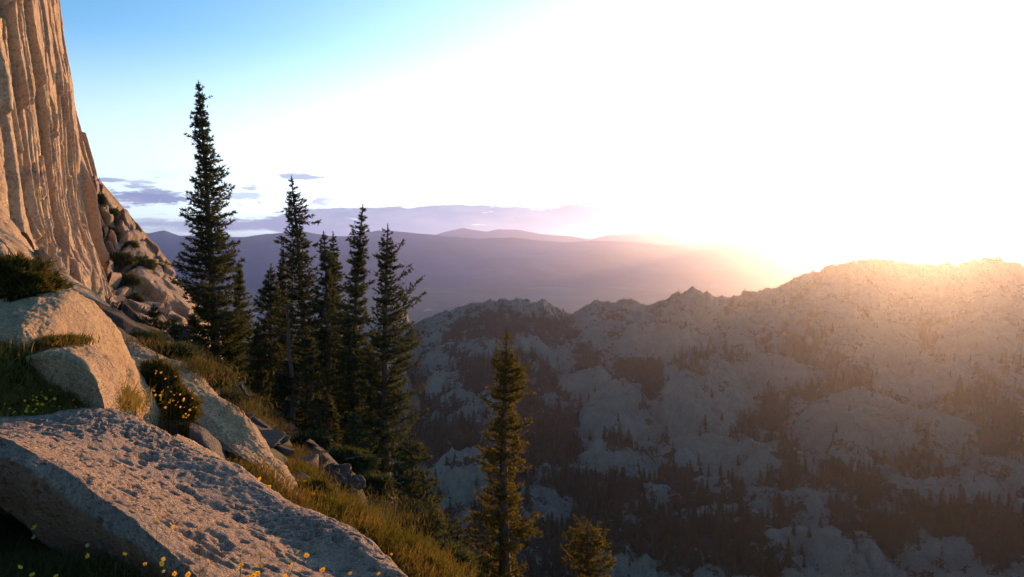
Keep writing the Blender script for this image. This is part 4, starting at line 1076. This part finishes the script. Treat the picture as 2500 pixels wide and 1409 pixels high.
def dead_trunk():
    pts = [(699, 745, 26.2), (701, 765, 26.0), (704, 800, 25.8), (705, 850, 25.5), (712, 905, 25), (716, 950, 24.6), (714, 1010, 24.3), (712, 1068, 24)]
    W = np.array([P(*p) for p in pts]); b = W[-1].copy(); gh, _ = on_ground(b[0], b[1])
    if gh is not None: W[-1][2] = min(W[-1][2], gh.z - .1)
    b = W[-1].copy(); root = empty('dead_tree', tuple(b)); tag(root, 'bare grey dead trunk with a kink, leafless in front of the ragged fir', 'dead tree')
    W = crom(W - b, np.linspace(0, 7, 30))
    g = Geo(); g.tube(W, np.linspace(.03, .085, 30), 8, 0); g.build('trunk', [M['deadwood']], root, True)
    rng = np.random.default_rng(4); g = Geo()
    for i in range(26):
        o = W[rng.integers(1, 26)]; a = rng.uniform(0, 6.28); L = rng.uniform(.2, .6)
        v = np.array([math.cos(a), math.sin(a), rng.uniform(-.3, .2)])
        g.tube([o, o + v * L * .5 + [0, 0, .02], o + v * L], [.012, .008, .003], 3, 0)
    tag(g.build('twigs', [M['deadwood']], root), kind='stuff')


dead_trunk()


def stick(label, pts, r, bend=.02, twigs=0, seed=1, name='fallen_branch', cat='dead branch'):
    W = np.array([P(*p) for p in pts]); rng = np.random.default_rng(seed)
    Wd = crom(W, np.linspace(0, len(W) - 1, 12)); Wd += rng.normal(0, bend * .3, Wd.shape)
    g = Geo(); g.tube(Wd, np.linspace(r, r * .45, 12), 6, 0)
    for i in range(twigs):
        o = Wd[rng.integers(2, 11)]; v = unit(rng.normal(0, 1, 3) + (Wd[-1] - Wd[0])); L = rng.uniform(.2, .5)
        g.tube([o, o + v * L * .5, o + v * L + [0, 0, .05]], [r * .4, r * .3, r * .1], 4, 0)
    return tag(g.build(name, [M['deadwood']], None, True), label, cat)


stick('broken stick propped upright against the squared boulder', [(775, 1150, 12.8), (788, 1135, 12.8), (799, 1120, 12.8)], .03)
stick('thin fallen log lying down the rubble pile', [(812, 1152, 12.6), (830, 1160, 12.6), (846, 1172, 12.6)], .028)
stick('bleached branch end poking out beside the flat dark rock', [(868, 1172, 12.8), (880, 1176, 12.7), (890, 1177, 12.7)], .03)
stick('thin bare stick crossing the shade under the firs', [(845, 1122, 17), (865, 1117, 17), (880, 1115, 17)], .02)
stick('pale curved dead branch lying right of the reddish trunk base', [(965, 1222, 14), (972, 1245, 14), (985, 1262, 14), (990, 1275, 14)], .022, twigs=4, seed=3)
stick('second pale dead branch beside the curved one', [(978, 1225, 14.2), (984, 1240, 14.1), (990, 1258, 14)], .018, twigs=3, seed=5)
stick('small sunlit dead branch on the edge of the grass above the whaleback boulder', [(585, 940, 14), (596, 955, 14), (608, 970, 14)], .03, twigs=2, seed=6)

# ------------------------------------------------------------------ trees on the shaded ridge
def far_tree_mesh(seed, tiers, name='conifer', pts_per=9):
    """unit-height conifer: thin trunk and ragged drooping sprays"""
    rng = np.random.default_rng(seed); g = Geo()
    g.tube([[0, 0, -.15], [0, 0, .5], [0, 0, 1.0]], [.022, .016, .003], 4, 1)
    wmax = rng.uniform(.15, .30)
    for i in range(tiers):
        z = .08 + .9 * (i / tiers) + rng.uniform(-.01, .01); r = wmax * (1 - z) ** .75 * rng.uniform(.7, 1.15) + .015
        k = pts_per; a = rng.uniform(0, 6.28) + np.arange(k) * 6.28 / k + rng.normal(0, .25, k); rr = r * rng.uniform(.6, 1.25, k)
        c = np.stack([np.cos(a), np.sin(a), 0 * a], -1); s_ = np.stack([-np.sin(a), np.cos(a), 0 * a], -1)
        tipp = c * rr[:, None] + np.array([0, 0, z]) - np.array([0, 0, 1]) * (.25 * rr + .01)[:, None]
        b1 = c * rr[:, None] * .1 + s_ * r * .42 + np.array([0, 0, z + .045]); b2 = c * rr[:, None] * .1 - s_ * r * .42 + np.array([0, 0, z + .02])
        g.tris(np.stack([b1, b2, tipp], 1), 0)
    return np.concatenate(g.V), np.concatenate(g.F), np.concatenate(g.M)


def build_ridge_trees():
    rng = np.random.default_rng(9)
    V, C, T, Wd = ridgeV, ridgeC, ridgeT, ridgeW
    ok = (T[:-1] > .0) & (T[:-1] <= 1.0) & (C[:-1] > 940) & (C[:-1] < 2600)
    Pts = V[:-1][ok]; w = Wd[:-1][ok]; c = C[:-1][ok]; t = T[:-1][ok]
    nxt = np.roll(V, -1, 0)[:-1][ok]; nxc = np.roll(V, -1, 1)[:-1][ok]
    area = np.linalg.norm(np.cross(nxt - Pts, nxc - Pts), axis=-1); area = np.clip(area, 0, 30)
    px, py, dd = proj(Pts)
    dens = np.clip((w - .40) * 2.5, 0, 1) * .042 + .0012 + .010 * (t > .965)
    want = rng.random(len(Pts)) < dens * area
    idx = np.where(want)[0]
    hgt = np.clip(rng.normal(7.5, 2.8, len(idx)), 2.6, 15) * np.where(t[idx] > .95, .42, np.where(t[idx] > .7, .62, 1.0)) * np.where(w[idx] > .45, 1.0, .6)
    order = np.argsort(-hgt / dd[idx])
    idx = idx[order]; hgt = hgt[order]
    vis = (px[idx] > 1010) & (px[idx] < 2500) & (py[idx] < 1425)
    first = np.where(vis)[0][:300]; rest = np.setdiff1d(np.arange(len(idx)), first)
    meshes = []
    for k in range(10):
        v, f, m = far_tree_mesh(100 + k, 13, pts_per=10)
        o = mesh_from('conifer', v, f, [M['needle_far'], M['bark']], False, None, None, m); meshes.append(o.data); bpy.data.objects.remove(o)
    for n_, i in enumerate(first):
        p = Pts[idx[i]]; h = hgt[i]
        x_, y_ = px[idx[i]], py[idx[i]]
        row = 'low in the gulch' if y_ > 1250 else 'halfway up the ridge' if y_ > 1050 else 'high on the ridge'
        col_ = 'left of the olive fir' if x_ < 1200 else 'right of the olive fir' if x_ < 1500 else 'by the pale domes' if x_ < 1900 else 'under the sun glow'
        o = bpy.data.objects.new('conifer', meshes[n_ % 10]); COL.objects.link(o)
        o.location = p - np.array([0, 0, .3]); o.scale = (h * rng.uniform(.9, 1.3), h * rng.uniform(.9, 1.3), h); o.rotation_euler = (0, 0, rng.uniform(0, 6.28))
        tag(o, 'small dark conifer ' + row + ', ' + col_, 'conifer', 'conifers ' + row + ', ' + col_)
    lo = [far_tree_mesh(200 + k, 9, pts_per=7) for k in range(6)]
    Vs, Fs, Ms, n = [], [], [], 0
    for i in rest:
        v, f, m = lo[i % 6]; a = rng.uniform(0, 6.28); h = hgt[i]; R = np.array([[math.cos(a), -math.sin(a), 0], [math.sin(a), math.cos(a), 0], [0, 0, 1]])
        q = (v * [h * 1.15, h * 1.15, h]) @ R.T + Pts[idx[i]] - [0, 0, .2]
        Vs.append(q); Fs.append(f + n); Ms.append(m); n += len(v)
    o = mesh_from('distant_forest', np.concatenate(Vs), np.concatenate(Fs), [M['needle_far'], M['bark']], False, None, None, np.concatenate(Ms))
    tag(o, 'scattered dark conifers covering the ledges and hollows of the shaded ridge', 'forest', kind='stuff')
    print('ridge trees', len(idx))


build_ridge_trees()


# ------------------------------------------------------------------ shrubs, grass and flowers
DG = None


def scene_bvh():
    """ground and every rock, for setting plants on"""
    V, F, n = [], [], 0
    for o in COL.objects:
        if o.type == 'MESH' and o.name.split('.')[0] in ('hillside', 'boulder', 'slab', 'rocky_spur', 'granite_cliff'):
            mw_ = np.array(o.matrix_world)
            k = len(o.data.vertices); a = np.empty(k * 3); o.data.vertices.foreach_get('co', a); a = a.reshape(-1, 3)
            V.append(a); F += [[i + n for i in p.vertices] for p in o.data.polygons]; n += k
    return BVHTree.FromPolygons(np.concatenate(V).tolist(), F)


ALL = scene_bvh()


def hit(px, py):
    d = Vector(P(px, py, 1.0)); h = ALL.ray_cast(Vector((0, 0, 0)), d.normalized())
    return h[0], h[1]


def sample_poly(poly, n, rng, ground_only=False):
    xs = [p[0] for p in poly]; ys = [p[1] for p in poly]; out = []; tries = 0
    while len(out) < n and tries < n * 8:
        tries += 1
        x = rng.uniform(min(xs), max(xs)); y = rng.uniform(min(ys), max(ys))
        if not in_poly(x, y, poly): continue
        h, nn = ground_px(x, y) if ground_only else hit(x, y)
        if h is None or h.length > 60: continue
        out.append(np.array(h))
    return np.array(out)


def blades(pts, rng, length, width, lean=.35, bias=(.12, -.05), jitter=.05, tipcol=True):
    m = len(pts); b = pts + np.c_[rng.normal(0, jitter, (m, 2)), np.zeros(m) - .01]
    L = length * rng.uniform(.45, 1.25, m)[:, None]; W = width * rng.uniform(.6, 1.3, m)[:, None]
    dr = unit(np.c_[rng.normal(0, lean, (m, 2)) + np.array(bias), np.ones(m)]); s = unit(np.cross(dr, rng.normal(0, 1, (m, 3))))
    bend = np.c_[dr[:, :2] * .8, -.25 * np.ones(m)]
    mid = b + dr * L * .55; tip = b + dr * L + bend * L * .35
    V = np.stack([b - s * W, b + s * W, mid + s * W * .8, mid - s * W * .8, tip], 1).reshape(-1, 3)
    i = np.arange(m)[:, None] * 5
    F = np.concatenate([i + [0, 1, 2], i + [0, 2, 3], i + [3, 2, 4]])
    t = np.tile([0, 0, .5, .5, 1.0], m)
    return V, F, t


def grass(name, poly, n, length, width, mat, label, seed, ground_only=False, dry=None, clump=True, **kw):
    rng = np.random.default_rng(seed); pts = sample_poly(poly, max(40, n // 14 if clump else n), rng, ground_only)
    if not len(pts): print('no ground for', label); return
    if clump: pts = np.repeat(pts, 14, 0)
    V, F, t = blades(pts, rng, length, width, **kw)
    o = mesh_from(name, V, F, mat, False, {'tip': t}); tag(o, label, 'grass', kind='stuff')


GR = M['grass']
grass('grass', [(300, 830), (450, 850), (560, 925), (640, 1005), (720, 1080), (640, 1045), (530, 960), (440, 885), (330, 845)], 12000, .10, .003, M['grass_dark'], 'dark tufts of grass on the shaded slope above the whaleback boulder', 10, jitter=.14)
grass('grass', [(700, 1125), (735, 1150), (790, 1215), (880, 1262), (900, 1300), (960, 1330), (1000, 1345), (940, 1350), (880, 1330), (800, 1275), (740, 1215), (710, 1165)], 22000, .085, .003, GR, 'green grass slope below the grey boulders', 1, True, jitter=.10)
grass('grass', [(870, 1290), (950, 1325), (1000, 1322), (1050, 1365), (1095, 1425), (1020, 1440), (960, 1385), (890, 1335)], 22000, .08, .0025, GR, 'sunlit grass crest at the lower right of the pitted boulder', 2, True, jitter=.09)
grass('grass', [(555, 1120), (600, 1135), (660, 1180), (720, 1235), (800, 1290), (860, 1330), (820, 1330), (700, 1245), (600, 1165)], 7000, .06, .002, GR, 'grass strip between the pitted boulder and the whaleback boulder', 3, True, jitter=.08)
grass('grass', [(0, 935), (40, 930), (110, 960), (200, 960), (262, 985), (262, 1005), (180, 1010), (110, 1030), (0, 1032)], 22000, .11, .004, M['meadow'], 'low leafy meadow between the big boulders', 4, True, jitter=.12)
grass('grass', [(0, 850), (20, 860), (40, 880), (60, 930), (0, 940)], 4500, .09, .004, M['meadow'], 'leafy growth at the left edge above the half buried rock', 5, jitter=.08)
grass('grass', [(85, 838), (120, 826), (190, 826), (185, 838), (140, 848), (90, 852)], 3500, .05, .003, GR, 'dry grass tuft on the ledge of the overhanging hump', 6, jitter=.05)
grass('grass', [(-30, 1330), (60, 1300), (140, 1345), (230, 1385), (420, 1400), (480, 1440), (-30, 1450)], 15000, .13, .0016, M['grass_dark'], 'shaded grass at the bottom left corner', 7, True, jitter=.05)
grass('grass', [(450, 884), (500, 908), (550, 940), (545, 948), (490, 918)], 3000, .06, .002, GR, 'sunlit grass fringe just behind the whaleback boulder', 8, jitter=.12)
grass('grass', [(690, 1085), (720, 1100), (740, 1130), (730, 1150), (700, 1115)], 4000, .07, .002, M['grass_dark'], 'shaded grass behind the end of the whaleback boulder', 9, jitter=.12)
grass('grass', [(800, 1205), (900, 1240), (960, 1250), (1040, 1330), (1000, 1330), (900, 1262), (830, 1240)], 7000, .07, .003, M['grass_dark'], 'dark grass around the foot of the reddish trunk', 11, jitter=.3)


def shrub(label, cpx, cpy, rx, ry, d, n, leaf_l, leaf_w, mat, seed, depth=1.0, cat='shrub', name='shrub', up=.35):
    """mound of leafy shoots rising from woody stems"""
    rng = np.random.default_rng(seed); c = P(cpx, cpy, d); ppm = FOC / d; hx, hz = rx / ppm, ry / ppm
    root = empty(name, tuple(c - [0, 0, hz])); tag(root, label, cat)
    th = rng.uniform(0, 2 * np.pi, n); u = rng.uniform(-.35, 1, n); rr = rng.uniform(.35, 1.0, n) ** .5
    dv = np.stack([np.sqrt(1 - u ** 2) * np.cos(th), np.sqrt(1 - u ** 2) * np.sin(th), u], -1)
    lump = 1 + .85 * fbm(dv * 2.6 + seed, 4, seed, gain=.7)
    pos = dv * (rr * lump)[:, None] * np.array([hx, hx * depth, hz * 1.05]) + [0, 0, hz]
    g = Geo()
    sprays(g, rng, pos, unit(dv + [0, 0, up]), leaf_l, leaf_w, 4, 0)
    g.build('leaves', [mat], root)
    g = Geo()
    for k in range(14):
        p = pos[rng.integers(0, n)]
        g.tube([[p[0] * .15, p[1] * .15, -.1], p * [.5, .5, .6], p * .95], [.02 * hx + .004, .012 * hx + .003, .003], 4, 0)
    g.build('stems', [M['deadwood']], root)


shrub('dense green shrub on top of the sunlit boulder at the left edge', 25, 705, 95, 60, 6.2, 9000, .055, .012, M['bush'], 1, .8)
shrub('trailing end of green shrub reaching along the boulder top', 105, 700, 38, 18, 6.3, 1500, .05, .012, M['bush'], 2, .8)
shrub('tall leafy shrub with small yellow flowers between the two sunlit boulders', 388, 960, 42, 66, 7.5, 5200, .05, .009, M['bush'], 3, .8)
shrub('lower end of the flowering shrub, dark between two boulders', 445, 1005, 34, 48, 7.0, 2600, .05, .009, M['bush'], 4, .8)
for i, (x, y, rx, ry, d, lab) in enumerate(((246, 492, 8, 12, 93, 'dark shrub on the skyline notch beside the cliff edge'), (262, 522, 22, 9, 94, 'dark shrub on the upper step of the rocky spur'), (268, 568, 16, 10, 92, 'dark shrub in the gap below the highest boulders of the spur'),
                                          (305, 560, 10, 8, 97, 'small dark shrub between two rounded boulders of the spur'), (345, 608, 26, 13, 101, 'dark shrub jutting from the spur against the blue valley'), (372, 628, 14, 9, 102, 'lower tip of the shrub jutting against the blue valley'),
                                          (300, 600, 32, 8, 93, 'olive mat of shrub on the upper spur'), (292, 640, 30, 16, 90, 'broad dark shrub low against the pillar edge'), (335, 650, 38, 18, 93, 'biggest dark shrub patch in the middle of the spur'), (375, 662, 26, 12, 96, 'dark shrub at the right of the big patch'),
                                          (310, 690, 26, 14, 87, 'dark shrub beneath the big patch on the spur'), (350, 705, 14, 10, 90, 'small dark shrub among slanting slabs of the spur'), (330, 735, 14, 12, 84, 'dark shrub above the small fir at the cliff foot'),
                                          (405, 775, 22, 10, 88, 'dark shrub at the low end of the spur'), (182, 502, 8, 5, 84, 'tiny shrub rooted on the cliff pillar'), (318, 577, 8, 6, 99, 'tiny dark shrub on the spur skyline'))):
    shrub(lab, x, y, rx, ry, d - 1.5, int(500 + rx * ry * 3), .35, .10, M['needle'], 60 + i, .7, up=.1)
for i, (x, y, rx, ry, d, lab) in enumerate(((500, 900, 40, 24, 24, 'dark shrub under the tallest fir'), (590, 985, 34, 20, 20, 'dark shrub beyond the small sunlit rock'), (655, 1035, 30, 18, 18, 'dark shrub left of the dead trunk base'), (760, 1085, 50, 22, 19, 'dark shrub right of the dead trunk base'),
                                          (850, 1130, 55, 25, 18, 'dark shrub behind the rubble pile'), (900, 1195, 50, 24, 17, 'dark shrub left of the reddish trunk base'), (1000, 1285, 60, 34, 14, 'dark shrub right of the lone rounded boulder'), (1085, 1380, 60, 36, 12, 'dark shrub past the grass edge at the bottom'),
                                          (460, 860, 28, 16, 27, 'dark shrub beside the dark block below the spur'), (430, 868, 34, 12, 13, 'low dark shrub on the slope above the whaleback boulder'), (520, 930, 34, 14, 13, 'low dark shrub beside the flat grey rock'), (350, 838, 34, 9, 13, 'low dark shrub just over the upper end of the whaleback boulder'))):
    shrub(lab, x, y, rx, ry, d, 2600, .12, .03, M['needle'], 90 + i, .9, up=.2)


for i, (x, y, rx, ry, d, lab) in enumerate(((30, 985, 60, 24, 5.25, 'leafy mound at the left edge of the meadow behind the pitted boulder'), (110, 975, 50, 22, 5.4, 'leafy mound in the middle of the meadow'), (185, 985, 48, 20, 5.3, 'leafy mound under the overhanging hump'), (238, 995, 28, 16, 5.25, 'small leafy mound at the right end of the meadow'),
                                          (5, 925, 35, 24, 5.2, 'leafy mound above the half buried rock'), (130, 836, 40, 9, 5.9, 'low dry mound on the ledge of the hump'), (770, 1205, 34, 22, 8.0, 'leafy mound at the top of the green slope'), (845, 1262, 36, 20, 7.4, 'leafy mound midway down the green slope'), (880, 1312, 30, 14, 6.2, 'leafy mound between the slope and the sunlit crest'), (985, 1350, 38, 18, 6.2, 'leafy mound on the sunlit crest'), (1045, 1395, 34, 22, 5.8, 'leafy mound at the bottom end of the sunlit crest'))):
    h_, _ = ground_px(x, y + ry * .9)
    if h_ is not None and h_.length < 14: d = (h_.y * cp_ - h_.z * sp_) * .99
    shrub(lab, x, y, rx, ry, d, 1500, .045, .007, M['meadow'] if i < 5 else M['bush'], 130 + i, .9, up=.9)


def flower_meshes():
    out = []
    for k, (mat, np_, cup) in enumerate(((M['petal'], 11, .15), (M['petal'], 9, .5), (M['petal_dry'], 7, .9))):
        V, F = [], []; n = 0
        for i in range(np_):
            a = 6.283 * i / np_ + .1 * (i % 2); L = 1.0 * (.9 + .1 * (i % 3)); w = .22
            c, s = math.cos(a), math.sin(a); h = lambda r: cup * r * r
            for (r, ww, z) in ((.18, .10, 0), (.6, w, 0), (1.0, w * .55, -.08)):
                for sg in (-1, 1): V.append((c * r * L - s * ww * sg, s * r * L + c * ww * sg, h(r) + z + .02 * (i % 2)))
            F += [[n, n + 1, n + 3, n + 2], [n + 2, n + 3, n + 5, n + 4]]; n += 6
        o = mesh_from('petals', V, F, mat, False); pm = o.data; bpy.data.objects.remove(o)
        import bmesh
        bm = bmesh.new(); bmesh.ops.create_icosphere(bm, subdivisions=2, radius=.22)
        for v in bm.verts: v.co.z = v.co.z * .55 + .05
        cm = bpy.data.meshes.new('centre'); bm.to_mesh(cm); bm.free(); cm.materials.append(M['centre']); out.append((pm, cm))
    return out


FM = flower_meshes()


def flower(h, stem_len, size, rng, kind, label, group, lean=None):
    root = empty('yellow_flower', tuple(h)); tag(root, label, 'flower', group)
    lx, ly = lean if lean else (rng.normal(.08, .12) * stem_len, rng.normal(-.04, .1) * stem_len)
    g = Geo(); top = np.array([lx, ly, stem_len]); mid = top * [.35, .35, .55]
    g.tube([[0, 0, -.02], mid, top], [size * .10, size * .085, size * .07], 4, 0)
    g.build('stem', [M['stem']], root)
    pm, cm = FM[kind]
    for nm, me in (('petals', pm), ('centre', cm)):
        o = bpy.data.objects.new(nm, me); COL.objects.link(o); o.parent = root; o.location = top; o.scale = (size, size, size)
        o.rotation_euler = (rng.uniform(.1, 1.3), rng.uniform(-.7, .8), rng.uniform(-.6, .6))


rngf = np.random.default_rng(5)


def flower_at(px, py, d, size_px, kind, label, group=None, stem=None):
    """a flower whose head stands at px,py; its stem runs down to the ground"""
    hd = P(px, py, d); g0 = ALL.ray_cast(Vector(hd), Vector((0, 0, -1)))[0]
    s = stem if stem else (min(.6, max(.04, hd[2] - g0.z)) if g0 is not None else .2)
    flower(hd - [0, 0, s], s, size_px / 2 * d / FOC, rngf, kind, label, group, lean=(0.0, 0.0) if stem else None)


# single flowers of the foreground that stand out
for px, py, d, sz, kd, lab in ((102, 1281, 2.75, 20, 1, 'tall yellow flower on a bare stem before the shaded side of the pitted boulder'), (60, 1317, 2.8, 14, 2, 'faded flower head left of the tall one'),
                               (216, 1353, 2.6, 15, 1, 'yellow flower in front of the shaded rock side, right of the tall one'), (38, 1386, 2.5, 15, 0, 'yellow flower in the bottom left corner'), (76, 1401, 2.45, 16, 0, 'yellow flower at the bottom edge, next to the corner one'),
                               (121, 1407, 2.45, 13, 0, 'yellow flower cut by the bottom edge near the corner'), (302, 1350, 2.6, 13, 0, 'yellow flower at mid height before the shaded rock side'), (186, 1333, 2.65, 12, 2, 'dry flower bud beside the tall stem'),
                               (360, 1360, 2.6, 12, 0, 'small yellow flower left of the twin blooms'), (386, 1367, 2.55, 16, 0, 'larger yellow bloom of the twin pair at the rock edge'), (374, 1366, 2.56, 11, 0, 'smaller yellow bloom of the twin pair at the rock edge'),
                               (390, 1391, 2.5, 11, 2, 'pale flower just under the twin blooms'), (455, 1402, 2.45, 17, 0, 'bright yellow flower at the bottom edge under the twin blooms'), (408, 1408, 2.45, 14, 0, 'yellow flower cut by the bottom edge left of the bright one'),
                               (381, 1266, 2.7, 12, 0, 'small yellow flower before the lit top of the pitted boulder'), (408, 1284, 2.7, 11, 0, 'second small yellow flower before the lit top of the pitted boulder'), (487, 1324, 2.6, 12, 0, 'lone yellow flower in the middle of the pitted rock')):
    flower_at(px, py, d, sz * .9, kd, lab)
for px, py in ((576, 1380), (585, 1386), (612, 1405), (640, 1398), (665, 1386), (650, 1374), (700, 1356), (672, 1340), (640, 1350), (625, 1403), (837, 1389), (850, 1403), (890, 1403)):
    flower_at(px, py, 2.6, rngf.uniform(10, 16), 0, 'yellow flower standing before the lower right part of the pitted boulder', 'yellow flowers along the bottom of the pitted boulder')
for (poly, n, d, lab, grp, s0, s1) in (([(0, 925), (60, 925), (150, 960), (230, 960), (255, 985), (180, 1005), (60, 1015), (0, 1015)], 44, 5.3, 'yellow flower in the meadow between the big boulders', 'yellow flowers of the meadow', 5, 10),
                                       ([(335, 895), (400, 900), (455, 950), (475, 1000), (440, 1040), (400, 1000), (360, 950)], 36, 6.6, 'small yellow flower on the shrub between the sunlit boulders', 'yellow flowers of the shrub', 4, 7),
                                       ([(0, 880), (30, 900), (20, 930), (0, 930)], 5, 5.8, 'yellow flower at the left edge above the meadow', 'yellow flowers at the left edge', 7, 11),
                                       ([(560, 1130), (640, 1165), (700, 1230), (640, 1200)], 5, 5.6, 'yellow flower in the grass strip behind the pitted boulder', 'yellow flowers of the grass strip', 6, 12),
                                       ([(730, 1170), (800, 1190), (820, 1240), (760, 1250)], 8, 7.0, 'yellow flower on the green slope beyond the whaleback boulder', 'yellow flowers of the green slope', 6, 11),
                                       ([(840, 1290), (900, 1300), (1040, 1360), (1040, 1405), (900, 1350)], 12, 5.6, 'yellow flower on the sunlit grass crest', 'yellow flowers of the grass crest', 6, 11)):
    xs = [p[0] for p in poly]; ys = [p[1] for p in poly]; k = 0
    while k < n:
        x = rngf.uniform(min(xs), max(xs)); y = rngf.uniform(min(ys), max(ys))
        if not in_poly(x, y, poly): continue
        h, _ = ground_px(x, y + (48 if 'meadow' in grp else 22)); k += 1
        dd_ = (h.y * cp_ - h.z * sp_) * .985 if h is not None else d
        flower_at(x, y, dd_ if 'shrub' not in grp else 6.55, rngf.uniform(s0, s1) * .95, int(rngf.random() < .3), lab, grp)


# ------------------------------------------------------------------ haze
def haze():
    x0, x1, y0, y1, z0, z1 = -20000, 20000, -900, 17000, -270, 228
    V = [(x, y, z) for x in (x0, x1) for y in (y0, y1) for z in (z0, z1)]
    F = [[0, 1, 3, 2], [4, 6, 7, 5], [0, 4, 5, 1], [2, 3, 7, 6], [0, 2, 6, 4], [1, 5, 7, 3]]
    m = bpy.data.materials.new('haze_air'); m.use_nodes = True; t = m.node_tree
    for n in list(t.nodes):
        if n.type == 'BSDF_PRINCIPLED': t.nodes.remove(n)
    v = t.nodes.new('ShaderNodeVolumePrincipled'); v.inputs['Color'].default_value = HAZE_COL
    v.inputs['Density'].default_value = HAZE_DENS; v.inputs['Anisotropy'].default_value = HAZE_G
    t.links.new(v.outputs[0], t.nodes['Material Output'].inputs['Volume'])
    o = mesh_from('haze', V, F, m, False); tag(o, 'thin bluish evening haze filling the air over the valley', 'haze', kind='stuff')


HAZE_COL = (.55, .60, 1.0, 1)
HAZE_DENS = 9.5e-5
HAZE_G = 0.86
haze()
